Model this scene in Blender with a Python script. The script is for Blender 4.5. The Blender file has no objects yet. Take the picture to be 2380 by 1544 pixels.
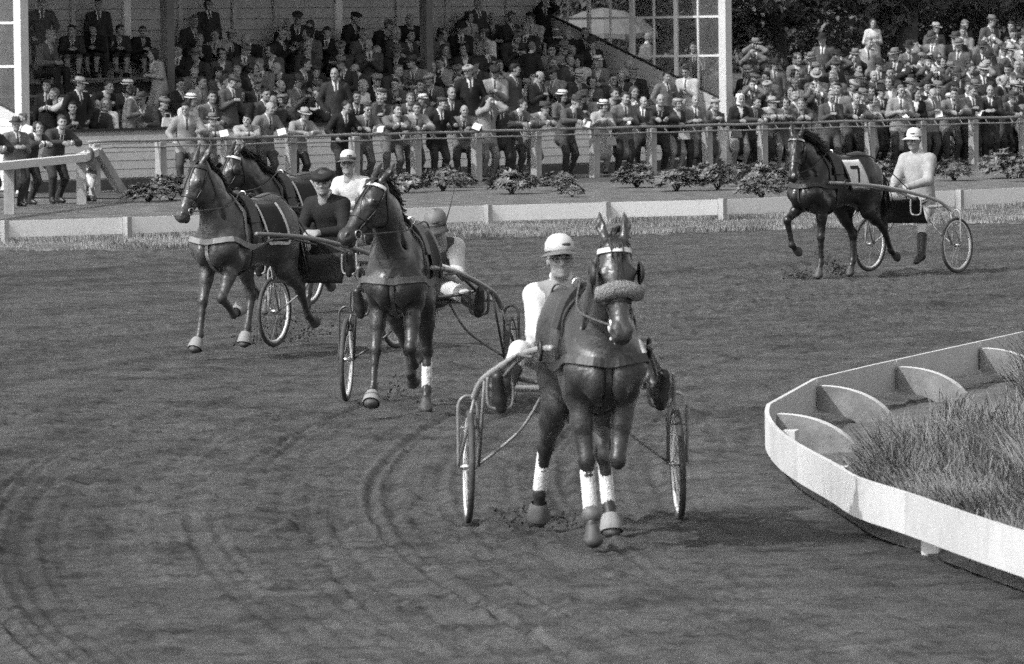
import bpy, bmesh, math, random
import numpy as np
from mathutils import Vector, Matrix, Euler

random.seed(7)
RNG = np.random.default_rng(11)
SC = bpy.context.scene
COL = SC.collection
R = math.radians

# ------------------------------------------------------------------ camera
CAM_H = 3.04
FPX = 15000.0            # focal length in units of a 2380 px wide picture
PITCH = math.atan(682.0 / FPX)
ROLL = R(-0.7)
cam_data = bpy.data.cameras.new("camera")
cam = bpy.data.objects.new("camera", cam_data)
COL.objects.link(cam)
cam_data.sensor_width = 36.0
cam_data.lens = 36.0 * FPX / 2380.0
cam_data.clip_start = 0.5
cam_data.clip_end = 6000
CAM_M = (Matrix.Translation((0, 0, CAM_H)) @ Matrix.Rotation(R(90) - PITCH, 4, 'X') @ Matrix.Rotation(ROLL, 4, 'Z'))
cam.matrix_world = CAM_M
cam_data.dof.use_dof = True
cam_data.dof.focus_distance = 66.0
cam_data.dof.aperture_fstop = 11.0
SC.camera = cam

# ------------------------------------------------------------------ light
SUN_EL = R(43)
SUN_AZ = R(37)            # the sun stands to the left and this far towards the camera
SUN_DIR = Vector((-math.cos(SUN_AZ) * math.cos(SUN_EL), -math.sin(SUN_AZ) * math.cos(SUN_EL), math.sin(SUN_EL)))
world = bpy.data.worlds.new("World")
SC.world = world
world.use_nodes = True
wn = world.node_tree.nodes; wl = world.node_tree.links
wn.clear()
w_out = wn.new('ShaderNodeOutputWorld'); w_bg = wn.new('ShaderNodeBackground')
w_sky = wn.new('ShaderNodeTexSky'); w_bw = wn.new('ShaderNodeRGBToBW')
w_sky.sky_type = 'NISHITA'; w_sky.sun_disc = False
w_sky.sun_elevation = SUN_EL
w_sky.sun_rotation = math.atan2(SUN_DIR.x, SUN_DIR.y)
w_sky.air_density = 1.2; w_sky.dust_density = 3.5
w_bg.inputs['Strength'].default_value = 0.15
wl.new(w_sky.outputs[0], w_bw.inputs[0]); wl.new(w_bw.outputs[0], w_bg.inputs['Color'])
wl.new(w_bg.outputs[0], w_out.inputs['Surface'])
sun_data = bpy.data.lights.new("sun", 'SUN')
sun_data.energy = 2.1
sun_data.angle = R(0.5)
sun_data.color = (1.0, 1.0, 1.0)
sun = bpy.data.objects.new("sun", sun_data)
COL.objects.link(sun)
sun.rotation_euler = SUN_DIR.to_track_quat('Z', 'Y').to_euler()
SC.view_settings.view_transform = 'Standard'
SC.view_settings.look = 'None'
SC.view_settings.exposure = 0.80
SC.view_settings.gamma = 1.0
SC.view_settings.use_curve_mapping = False
SC.cycles.use_denoising = False
SC.cycles.use_adaptive_sampling = True
SC.cycles.adaptive_threshold = 0.045
SC.cycles.adaptive_min_samples = 24
SC.cycles.max_bounces = 6
SC.cycles.transparent_max_bounces = 12

# ------------------------------------------------------------------ helpers
def ray(px, py):
    d = Vector(((px - 1190.0) / FPX, -(py - 772.0) / FPX, -1.0))
    return (CAM_M.to_3x3() @ d)

def G(px, py, z=0.0):
    """point of the level z seen at a picture position (2380 x 1544 grid)"""
    d = ray(px, py)
    t = (z - CAM_H) / d.z
    return Vector((d.x * t, d.y * t, z))

def vnoise(x, y, seed=0):
    """smooth value noise on numpy arrays"""
    xi = np.floor(x).astype(np.int64); yi = np.floor(y).astype(np.int64)
    xf = x - xi; yf = y - yi
    u = xf * xf * (3 - 2 * xf); v = yf * yf * (3 - 2 * yf)
    def h(a, b):
        n = (a * 374761393 + b * 668265263 + seed * 1442695041) & 0xFFFFFFFF
        n = ((n ^ (n >> 13)) * 1274126177) & 0xFFFFFFFF
        n = n ^ (n >> 16)
        return (n & 0xFFFF) / 65535.0
    a = h(xi, yi); b = h(xi + 1, yi); c = h(xi, yi + 1); d = h(xi + 1, yi + 1)
    return (a * (1 - u) + b * u) * (1 - v) + (c * (1 - u) + d * u) * v

def fbm(x, y, octs, seed=0, gain=0.5):
    s = 0; a = 1.0; t = 0
    for o in range(octs):
        s = s + a * (vnoise(x * 2 ** o, y * 2 ** o, seed + o * 17) - 0.5); t += a; a *= gain
    return s / t

class MB:
    """collects verts / faces with material slots"""
    def __init__(self):
        self.v = []; self.f = []; self.m = []; self.n = 0
    def add(self, verts, faces, mi=0):
        b = self.n
        self.v.extend([tuple(p) for p in verts]); self.n += len(verts)
        self.f.extend([tuple(i + b for i in f) for f in faces]); self.m.extend([mi] * len(faces))
        return self
    def box(self, c, s, mi=0, rot=None):
        hx, hy, hz = s[0] / 2, s[1] / 2, s[2] / 2
        vs = [Vector((x, y, z)) for x in (-hx, hx) for y in (-hy, hy) for z in (-hz, hz)]
        if rot is not None:
            vs = [rot @ p for p in vs]
        c = Vector(c)
        fs = [(0, 1, 3, 2), (4, 6, 7, 5), (0, 4, 5, 1), (2, 3, 7, 6), (0, 2, 6, 4), (1, 5, 7, 3)]
        return self.add([p + c for p in vs], fs, mi)
    def beam(self, a, b, w, h, mi=0, up=(0, 0, 1)):
        a = Vector(a); b = Vector(b); d = (b - a); L = d.length; d.normalize()
        up = Vector(up); s = d.cross(up)
        if s.length < 1e-4: s = d.cross(Vector((0, 1, 0)))
        s.normalize(); u = s.cross(d)
        M = Matrix((d, s, u)).transposed()
        return self.box((a + b) / 2, (L, w, h), mi, M)
    def tube(self, pts, r, n=8, mi=0, closed=False, cap=True, flat=None):
        vs, fs = tube(pts, r, n, closed, cap, flat)
        return self.add(vs, fs, mi)
    def ellipsoid(self, c, r, mi=0, nu=14, nv=9, rot=None, v0=0.0, v1=1.0):
        vs = []; c = Vector(c)
        for j in range(nv + 1):
            th = math.pi * (v0 + (v1 - v0) * j / nv)
            for i in range(nu):
                ph = 2 * math.pi * i / nu
                p = Vector((r[0] * math.sin(th) * math.cos(ph), r[1] * math.sin(th) * math.sin(ph), r[2] * math.cos(th)))
                if rot is not None: p = rot @ p
                vs.append(c + p)
        fs = []
        for j in range(nv):
            for i in range(nu):
                a = j * nu + i; b = j * nu + (i + 1) % nu
                fs.append((a, a + nu, b + nu, b))
        return self.add(vs, fs, mi)
    def build(self, name, mats, parent=None, smooth=False, loc=None):
        return mk(name, self.v, self.f, mats, parent, smooth, self.m, loc)

def tube(pts, r, n=8, closed=False, cap=True, flat=None):
    P = [Vector(p) for p in pts]; k = len(P)
    rr = [r] * k if isinstance(r, (int, float)) else list(r)
    T = []
    for i in range(k):
        if closed: t = P[(i + 1) % k] - P[i - 1]
        else: t = P[min(i + 1, k - 1)] - P[max(i - 1, 0)]
        if t.length < 1e-9: t = Vector((0, 0, 1))
        T.append(t.normalized())
    ref = Vector((0, 0, 1)) if abs(T[0].z) < 0.9 else Vector((1, 0, 0))
    N = (ref - T[0] * ref.dot(T[0])).normalized()
    vs = []
    for i in range(k):
        N = (N - T[i] * N.dot(T[i]))
        if N.length < 1e-6: N = T[i].orthogonal()
        N.normalize(); B = T[i].cross(N)
        for j in range(n):
            a = 2 * math.pi * j / n
            fx = 1.0 if flat is None else flat
            vs.append(P[i] + N * (math.cos(a) * rr[i]) + B * (math.sin(a) * rr[i] * fx))
    fs = []
    m = k if closed else k - 1
    for i in range(m):
        for j in range(n):
            a = i * n + j; b = i * n + (j + 1) % n
            c = ((i + 1) % k) * n + (j + 1) % n; d = ((i + 1) % k) * n + j
            fs.append((a, b, c, d))
    if cap and not closed:
        fs.append(tuple(range(n - 1, -1, -1))); fs.append(tuple((k - 1) * n + j for j in range(n)))
    return vs, fs

def spline(ctrl, n=10):
    """Catmull-Rom through control points"""
    P = [Vector(p) for p in ctrl]; out = []
    for i in range(len(P) - 1):
        p0 = P[max(i - 1, 0)]; p1 = P[i]; p2 = P[i + 1]; p3 = P[min(i + 2, len(P) - 1)]
        for j in range(n):
            t = j / n
            out.append(0.5 * ((2 * p1) + (p2 - p0) * t + (2 * p0 - 5 * p1 + 4 * p2 - p3) * t * t + (3 * p1 - p0 - 3 * p2 + p3) * t ** 3))
    out.append(P[-1]); return out

def mesh_data(name, verts, faces, mats, smooth=False, mi=None):
    me = bpy.data.meshes.new(name)
    if isinstance(verts, np.ndarray):
        nv = len(verts); me.vertices.add(nv); me.vertices.foreach_set('co', np.ascontiguousarray(verts, dtype=np.float32).ravel())
        fa = np.asarray(faces, dtype=np.int32); k = fa.shape[1]
        me.loops.add(fa.size); me.loops.foreach_set('vertex_index', fa.ravel())
        me.polygons.add(len(fa)); me.polygons.foreach_set('loop_start', np.arange(0, fa.size, k, dtype=np.int32))
        me.update(calc_edges=True); me.validate()
    else:
        me.from_pydata([tuple(v) for v in verts], [], faces)
    for m in (mats if isinstance(mats, (list, tuple)) else [mats]):
        me.materials.append(m)
    if mi is not None and len(me.polygons) == len(mi):
        me.polygons.foreach_set('material_index', np.asarray(mi, dtype=np.int32))
    if smooth:
        me.polygons.foreach_set('use_smooth', np.ones(len(me.polygons), dtype=bool))
    me.update()
    return me

def link(name, me, parent=None, loc=None):
    o = bpy.data.objects.new(name, me); COL.objects.link(o)
    if parent is not None: o.parent = parent
    if loc is not None: o.location = loc
    return o

def mk(name, verts, faces, mats, parent=None, smooth=False, mi=None, loc=None):
    return link(name, mesh_data(name, verts, faces, mats, smooth, mi), parent, loc)

def thing(name, label, cat, loc=(0, 0, 0), rz=0.0, group=None):
    o = bpy.data.objects.new(name, None); COL.objects.link(o)
    o.location = loc; o.rotation_euler = (0, 0, rz); o.empty_display_size = 0.2
    return tag(o, label, cat, group)

def tag(o, label=None, cat=None, group=None, kind=None):
    if label: o['label'] = label
    if cat: o['category'] = cat
    if group: o['group'] = group
    if kind: o['kind'] = kind
    return o

# ------------------------------------------------------------------ materials
def mat(name, v=0.5, rough=0.7, var=0.15, scale=6.0, bump=0.0, bscale=40.0, metal=0.0, spec=0.5, stretch=None, dirt=0.0, dirt_v=0.08, dscale=3.0, coat=0.0):
    m = bpy.data.materials.new(name); m.use_nodes = True
    N = m.node_tree.nodes; L = m.node_tree.links
    b = N['Principled BSDF']
    b.inputs['Roughness'].default_value = rough; b.inputs['Metallic'].default_value = metal
    b.inputs['Specular IOR Level'].default_value = spec
    if coat: b.inputs['Coat Weight'].default_value = coat
    tc = N.new('ShaderNodeTexCoord'); mp = N.new('ShaderNodeMapping'); L.new(tc.outputs['Object'], mp.inputs[0])
    if stretch: mp.inputs['Scale'].default_value = stretch
    nz = N.new('ShaderNodeTexNoise'); nz.inputs['Scale'].default_value = scale; nz.inputs['Detail'].default_value = 6
    L.new(mp.outputs[0], nz.inputs['Vector'])
    mr = N.new('ShaderNodeMapRange'); mr.inputs[1].default_value = 0.3; mr.inputs[2].default_value = 0.7
    mr.inputs[3].default_value = v * (1 - var); mr.inputs[4].default_value = v * (1 + var)
    L.new(nz.outputs[0], mr.inputs[0]); out = mr.outputs[0]
    if dirt > 0:
        n2 = N.new('ShaderNodeTexNoise'); n2.inputs['Scale'].default_value = dscale; n2.inputs['Detail'].default_value = 8; n2.inputs['Roughness'].default_value = 0.65
        L.new(tc.outputs['Object'], n2.inputs['Vector'])
        r2 = N.new('ShaderNodeMapRange'); r2.inputs[1].default_value = 0.5; r2.inputs[2].default_value = 0.72; r2.inputs[4].default_value = dirt
        L.new(n2.outputs[0], r2.inputs[0])
        mx = N.new('ShaderNodeMix'); mx.data_type = 'FLOAT'; L.new(r2.outputs[0], mx.inputs[0]); L.new(out, mx.inputs[2]); mx.inputs[3].default_value = dirt_v
        out = mx.outputs[0]
    L.new(out, b.inputs['Base Color'])
    if bump > 0:
        n3 = N.new('ShaderNodeTexNoise'); n3.inputs['Scale'].default_value = bscale; n3.inputs['Detail'].default_value = 5
        L.new(mp.outputs[0], n3.inputs['Vector'])
        bp = N.new('ShaderNodeBump'); bp.inputs['Strength'].default_value = bump; bp.inputs['Distance'].default_value = 0.02
        L.new(n3.outputs[0], bp.inputs['Height']); L.new(bp.outputs[0], b.inputs['Normal'])
    return m

def objmat(name, chan, rough=0.85, var=0.18, scale=14.0, spec=0.3, bump=0.25, bscale=22.0):
    """cloth whose tone comes from the object's own colour (each person has his own)"""
    m = mat(name, 0.5, rough, 0, 6, bump=bump, bscale=bscale, spec=spec)
    N = m.node_tree.nodes; L = m.node_tree.links; b = N['Principled BSDF']
    oi = N.new('ShaderNodeObjectInfo')
    if chan == 'A': src = oi.outputs['Alpha']
    else:
        sp = N.new('ShaderNodeSeparateColor'); L.new(oi.outputs['Color'], sp.inputs[0]); src = sp.outputs['RGB'.index(chan)]
    tc = N.new('ShaderNodeTexCoord'); nz = N.new('ShaderNodeTexNoise'); nz.inputs['Scale'].default_value = scale; nz.inputs['Detail'].default_value = 4
    L.new(tc.outputs['Object'], nz.inputs['Vector'])
    mr = N.new('ShaderNodeMapRange'); mr.inputs[1].default_value = 0.3; mr.inputs[2].default_value = 0.7; mr.inputs[3].default_value = 1 - var; mr.inputs[4].default_value = 1 + var
    L.new(nz.outputs[0], mr.inputs[0])
    mu = N.new('ShaderNodeMath'); mu.operation = 'MULTIPLY'; L.new(src, mu.inputs[0]); L.new(mr.outputs[0], mu.inputs[1])
    L.new(mu.outputs[0], b.inputs['Base Color'])
    return m

# ------------------------------------------------------------------ implicit surfaces for bodies
class Sdf:
    """smooth union of tapered capsules and ellipsoids on a grid -> one continuous mesh"""
    def __init__(self, vox, pad=0.06):
        self.vox = vox; self.pad = pad; self.p = []
    def cap(self, a, ra, b, rb, tagi=0, k=0.03, sc=(1, 1, 1)):
        self.p.append(('c', np.array(a, float), float(ra), np.array(b, float), float(rb), tagi, k, np.array(sc, float), None)); return self
    def ell(self, c, r, tagi=0, k=0.03, rot=None, sub=False):
        self.p.append(('s' if sub else 'e', np.array(c, float), np.array(r, float), None if rot is None else np.array(rot, float), 0, tagi, k, None, None)); return self
    @staticmethod
    def dist(pr, X):
        if pr[0] == 'c':
            a, ra, b, rb, sc = pr[1], pr[2], pr[3], pr[4], pr[7]
            m = (a + b) / 2
            A = (a - m) / sc; B = (b - m) / sc; ba = B - A; L2 = max(float(ba @ ba), 1e-12)
            px_ = (X[..., 0] - float(m[0])) / float(sc[0]) - float(A[0]); py_ = (X[..., 1] - float(m[1])) / float(sc[1]) - float(A[1]); pz_ = (X[..., 2] - float(m[2])) / float(sc[2]) - float(A[2])
            bx_, by_, bz_ = (float(q) for q in ba)
            h = np.clip((px_ * bx_ + py_ * by_ + pz_ * bz_) / L2, 0, 1)
            d = np.sqrt((px_ - h * bx_) ** 2 + (py_ - h * by_) ** 2 + (pz_ - h * bz_) ** 2) - (ra + (rb - ra) * h)
            return d * float(sc.min())
        c, r, rot = pr[1], pr[2], pr[3]
        px_ = X[..., 0] - float(c[0]); py_ = X[..., 1] - float(c[1]); pz_ = X[..., 2] - float(c[2])
        if rot is not None:                       # columns of rot = local axes
            px_, py_, pz_ = [px_ * float(rot[0, j]) + py_ * float(rot[1, j]) + pz_ * float(rot[2, j]) for j in range(3)]
        rx_, ry_, rz_ = (float(q) for q in r)
        k0 = np.sqrt((px_ / rx_) ** 2 + (py_ / ry_) ** 2 + (pz_ / rz_) ** 2); k1 = np.sqrt((px_ / rx_ ** 2) ** 2 + (py_ / ry_ ** 2) ** 2 + (pz_ / rz_ ** 2) ** 2)
        return np.where(k1 > 1e-9, k0 * (k0 - 1.0) / np.maximum(k1, 1e-9), -r.min())
    def bbox(self, pr):
        if pr[0] == 'c':
            s = np.maximum(pr[7], 1.0) if True else 1
            lo = np.minimum(pr[1] - pr[2] * pr[7], pr[3] - pr[4] * pr[7]); hi = np.maximum(pr[1] + pr[2] * pr[7], pr[3] + pr[4] * pr[7])
            return lo, hi
        r = pr[2] if pr[3] is None else np.full(3, pr[2].max())
        return pr[1] - r, pr[1] + r
    def solve(self):
        los, his = zip(*[self.bbox(p) for p in self.p if p[0] != 's'])
        self.lo = np.min(los, 0) - self.pad; hi = np.max(his, 0) + self.pad
        n = np.ceil((hi - self.lo) / self.vox).astype(int) + 1; self.n = n
        g = np.full(n, 0.5, np.float32)
        ax = [self.lo[i] + self.vox * np.arange(n[i]) for i in range(3)]
        for pr in self.p:
            k = pr[6]; l, h = self.bbox(pr); mg = max(k, 0.02) + 2.5 * self.vox + 0.02
            i0 = np.clip(np.floor((l - mg - self.lo) / self.vox).astype(int), 0, n - 1); i1 = np.clip(np.ceil((h + mg - self.lo) / self.vox).astype(int) + 1, 1, n)
            sl = tuple(slice(i0[i], i1[i]) for i in range(3))
            X = np.stack(np.meshgrid(*[ax[i][sl[i]].astype(np.float32) for i in range(3)], indexing='ij'), -1)
            d = self.dist(pr, X).astype(np.float32); a = g[sl]
            if pr[0] == 's':
                hh = np.maximum(k - np.abs(a + d), 0) / k
                g[sl] = np.maximum(a, -d) + hh * hh * k * 0.25
            else:
                hh = np.maximum(k - np.abs(a - d), 0) / k
                g[sl] = np.minimum(a, d) - hh * hh * k * 0.25
        self.g = g
        return self
    def sample(self, P):
        q = (np.asarray(P, float) - self.lo) / self.vox
        q = np.clip(q, 0, self.n - 1.001); i = q.astype(int); f = q - i
        g = self.g; r = 0
        for dx in (0, 1):
            for dy in (0, 1):
                for dz in (0, 1):
                    w = (f[..., 0] if dx else 1 - f[..., 0]) * (f[..., 1] if dy else 1 - f[..., 1]) * (f[..., 2] if dz else 1 - f[..., 2])
                    r = r + w * g[i[..., 0] + dx, i[..., 1] + dy, i[..., 2] + dz]
        return r
    def grad(self, P):
        P = np.asarray(P, float); e = self.vox * 0.8
        o = np.stack([self.sample(P + np.eye(3)[i] * e) - self.sample(P - np.eye(3)[i] * e) for i in range(3)], -1)
        return o / np.maximum(np.linalg.norm(o, axis=-1, keepdims=True), 1e-9)
    def snap(self, P, off=0.0, it=12):
        P = np.array(P, float)
        for _ in range(it):
            P = P - self.grad(P) * (self.sample(P) - off)[..., None] * 0.8
        return P
    def mesh(self):
        g = self.g; n = self.n
        s = g < 0
        corners = [(dx, dy, dz) for dx in (0, 1) for dy in (0, 1) for dz in (0, 1)]
        def sub(a, d): return a[d[0]:n[0] - 1 + d[0], d[1]:n[1] - 1 + d[1], d[2]:n[2] - 1 + d[2]]
        cnt = sum(sub(s, d).astype(np.int8) for d in corners)
        act = (cnt > 0) & (cnt < 8)
        ids = np.argwhere(act); idx = np.full(act.shape, -1, np.int64); idx[act] = np.arange(len(ids))
        acc = np.zeros((len(ids), 3)); num = np.zeros(len(ids))
        for a in corners:
            for axn in range(3):
                if a[axn]: continue
                b = list(a); b[axn] = 1
                va = g[tuple((ids + a).T)]; vb = g[tuple((ids + b).T)]
                cr = (va < 0) != (vb < 0)
                t = np.where(cr, va / np.where(cr, va - vb, 1), 0)
                p = np.tile(np.array(a, float), (len(ids), 1)); p[:, axn] += t
                acc[cr] += p[cr]; num[cr] += 1
        V = self.lo + (ids + acc / num[:, None]) * self.vox
        F = []
        for axn in range(3):
            o1, o2 = [(1, 2), (2, 0), (0, 1)][axn]
            sl0 = [slice(None)] * 3; sl1 = [slice(None)] * 3
            sl0[axn] = slice(0, -1); sl1[axn] = slice(1, None)
            A = s[tuple(sl0)]; B = s[tuple(sl1)]
            e = np.argwhere(A != B)
            e = e[(e[:, o1] > 0) & (e[:, o2] > 0) & (e[:, o1] < n[o1] - 1) & (e[:, o2] < n[o2] - 1)]
            inside = A[tuple(e.T)]
            d1 = np.zeros(3, int); d1[o1] = 1; d2 = np.zeros(3, int); d2[o2] = 1
            q = np.stack([idx[tuple((e - d1 - d2).T)], idx[tuple((e - d2).T)], idx[tuple(e.T)], idx[tuple((e - d1).T)]], -1)
            q[~inside] = q[~inside][:, ::-1]
            F.append(q)
        F = np.concatenate(F); F = F[(F >= 0).all(1)]
        return V, F
    def tags(self, V, F, bias=None):
        C = V[F].mean(1); best = np.full(len(F), 9.0); out = np.zeros(len(F), np.int32)
        for pr in self.p:
            l, h = self.bbox(pr); m = ((C > l - 0.08) & (C < h + 0.08)).all(1)
            if not m.any(): continue
            d = np.full(len(F), 9.0); d[m] = self.dist(pr, C[m])
            if pr[0] == 's': d = np.abs(d) * 1.0
            if bias: d = d - bias.get(pr[5], 0)
            w = d < best; best[w] = d[w]; out[w] = pr[5]
        return out, C

def ik(a, b, l1, l2, pole):
    a = Vector(a); b = Vector(b); d = b - a; L = min(d.length, (l1 + l2) * 0.999); d.normalize()
    x = (l1 * l1 - l2 * l2 + L * L) / (2 * L); h = math.sqrt(max(l1 * l1 - x * x, 0))
    p = Vector(pole); p = (p - d * p.dot(d))
    p = p.normalized() if p.length > 1e-6 else d.orthogonal().normalized()
    return a + d * x + p * h, a + d * L
# ------------------------------------------------------------------ shared materials
M_leather = mat("dark_leather", 0.022, 0.5, 0.3, 30, bump=0.2, spec=0.5)
M_strap = mat("worn_strap_leather", 0.075, 0.55, 0.3, 25, bump=0.2)
M_white_strap = mat("white_strap", 0.6, 0.6, 0.15, 20, dirt=0.5, dirt_v=0.2, dscale=30)
M_bandage = mat("white_bandage", 0.7, 0.85, 0.12, 30, bump=0.5, bscale=60, dirt=0.75, dirt_v=0.12, dscale=16)
M_boot_rubber = mat("rubber_boot", 0.10, 0.6, 0.3, 14, dirt=0.6, dirt_v=0.05, dscale=12)
M_boot_light = mat("pale_hoof_boot", 0.24, 0.7, 0.2, 14, dirt=0.8, dirt_v=0.1, dscale=14)
M_metal = mat("bright_steel", 0.55, 0.28, 0.15, 20, metal=1.0)
M_eye = mat("eye_gloss", 0.012, 0.08, 0.0, 5, spec=0.8)
M_hair = mat("horse_hair", 0.016, 0.55, 0.4, 30, stretch=(1, 1, 0.2))
M_hoof = mat("hoof_horn", 0.05, 0.6, 0.4, 20, dirt=0.7, dirt_v=0.07, dscale=15)
M_nostril = mat("nostril_skin", 0.012, 0.6, 0.2, 20)
M_fleece = mat("sheepskin", 0.19, 0.95, 0.3, 40, bump=1.0, bscale=90)
M_cloth_white = mat("white_cloth", 0.62, 0.85, 0.08, 12, bump=0.15, bscale=30, dirt=0.3, dirt_v=0.35, dscale=9)
M_cloth_black = mat("black_cloth", 0.012, 0.8, 0.3, 14, bump=0.2, bscale=14)

def coat_mat(name, v, v2, rough=0.42, scale=1.0):
    """short horse coat: fine grain, sinews and sweat-darkened patches, uneven gloss"""
    m = mat(name, v * scale, rough, 0.35, 7.0, spec=0.62, dirt=0.9, dirt_v=v2 * scale, dscale=3.2)
    N = m.node_tree.nodes; L = m.node_tree.links; b = N['Principled BSDF']
    tc = N.new('ShaderNodeTexCoord')
    n1 = N.new('ShaderNodeTexNoise'); n1.inputs['Scale'].default_value = 9; n1.inputs['Detail'].default_value = 3; n1.inputs['Distortion'].default_value = 0.6; L.new(tc.outputs['Object'], n1.inputs['Vector'])
    n2 = N.new('ShaderNodeTexNoise'); n2.inputs['Scale'].default_value = 55; n2.inputs['Detail'].default_value = 4; L.new(tc.outputs['Object'], n2.inputs['Vector'])
    b1 = N.new('ShaderNodeBump'); b1.inputs['Strength'].default_value = 0.5; b1.inputs['Distance'].default_value = 0.03; L.new(n1.outputs[0], b1.inputs['Height'])
    b2 = N.new('ShaderNodeBump'); b2.inputs['Strength'].default_value = 0.35; b2.inputs['Distance'].default_value = 0.006; L.new(n2.outputs[0], b2.inputs['Height']); L.new(b1.outputs[0], b2.inputs['Normal'])
    L.new(b2.outputs[0], b.inputs['Normal'])
    mr = N.new('ShaderNodeMapRange'); mr.inputs[1].default_value = 0.3; mr.inputs[2].default_value = 0.7; mr.inputs[3].default_value = rough - 0.10; mr.inputs[4].default_value = rough + 0.20
    n3 = N.new('ShaderNodeTexNoise'); n3.inputs['Scale'].default_value = 4.5; n3.inputs['Detail'].default_value = 5; L.new(tc.outputs['Object'], n3.inputs['Vector']); L.new(n3.outputs[0], mr.inputs[0]); L.new(mr.outputs[0], b.inputs['Roughness'])
    b.inputs['Sheen Weight'].default_value = 0.0 if v < 0.012 else 0.05; b.inputs['Sheen Roughness'].default_value = 0.4
    return m

def strap_on(mb, sd, pts, w, off=0.006, th=0.006, mi=0, closed=False, n=8, snap=True):
    """flat strap laid over the body's surface"""
    P = [Vector(p) for p in pts]
    if closed: P = spline(P + [P[0]], n)[:-1]
    else: P = spline(P, n)
    A = np.array([tuple(p) for p in P])
    if snap:
        A = sd.snap(A, off)
        for _ in range(3):
            if closed: A = (np.roll(A, 1, 0) + A * 2 + np.roll(A, -1, 0)) / 4
            else: A[1:-1] = (A[:-2] + A[1:-1] * 2 + A[2:]) / 4
        d_ = sd.sample(A); A = A + sd.grad(A) * np.maximum(off - d_, 0)[:, None]
    NN = sd.grad(A)
    for _ in range(4):
        if closed: NN = (np.roll(NN, 1, 0) + NN * 2 + np.roll(NN, -1, 0)) / 4
        else: NN[1:-1] = (NN[:-2] + NN[1:-1] * 2 + NN[2:]) / 4
    k = len(A); vs = []
    for i in range(k):
        t = A[(i + 1) % k] - A[i - 1] if closed else A[min(i + 1, k - 1)] - A[max(i - 1, 0)]
        t = Vector(t).normalized(); nn = Vector(NN[i]); b = t.cross(nn)
        if b.length < 1e-5: b = t.orthogonal()
        b.normalize(); nn = b.cross(t); p = Vector(A[i])
        for (s, h) in ((-1, 0), (1, 0), (1, 1), (-1, 1)):
            vs.append(p + b * (s * w / 2) + nn * (h * th - 0.002))
    fs = []
    for i in range(k if closed else k - 1):
        a = i * 4; c = ((i + 1) % k) * 4
        for j in range(4):
            fs.append((a + j, a + (j + 1) % 4, c + (j + 1) % 4, c + j))
    if not closed: fs += [(3, 2, 1, 0), tuple((k - 1) * 4 + j for j in range(4))]
    mb.add(vs, fs, mi)
    return A

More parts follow.
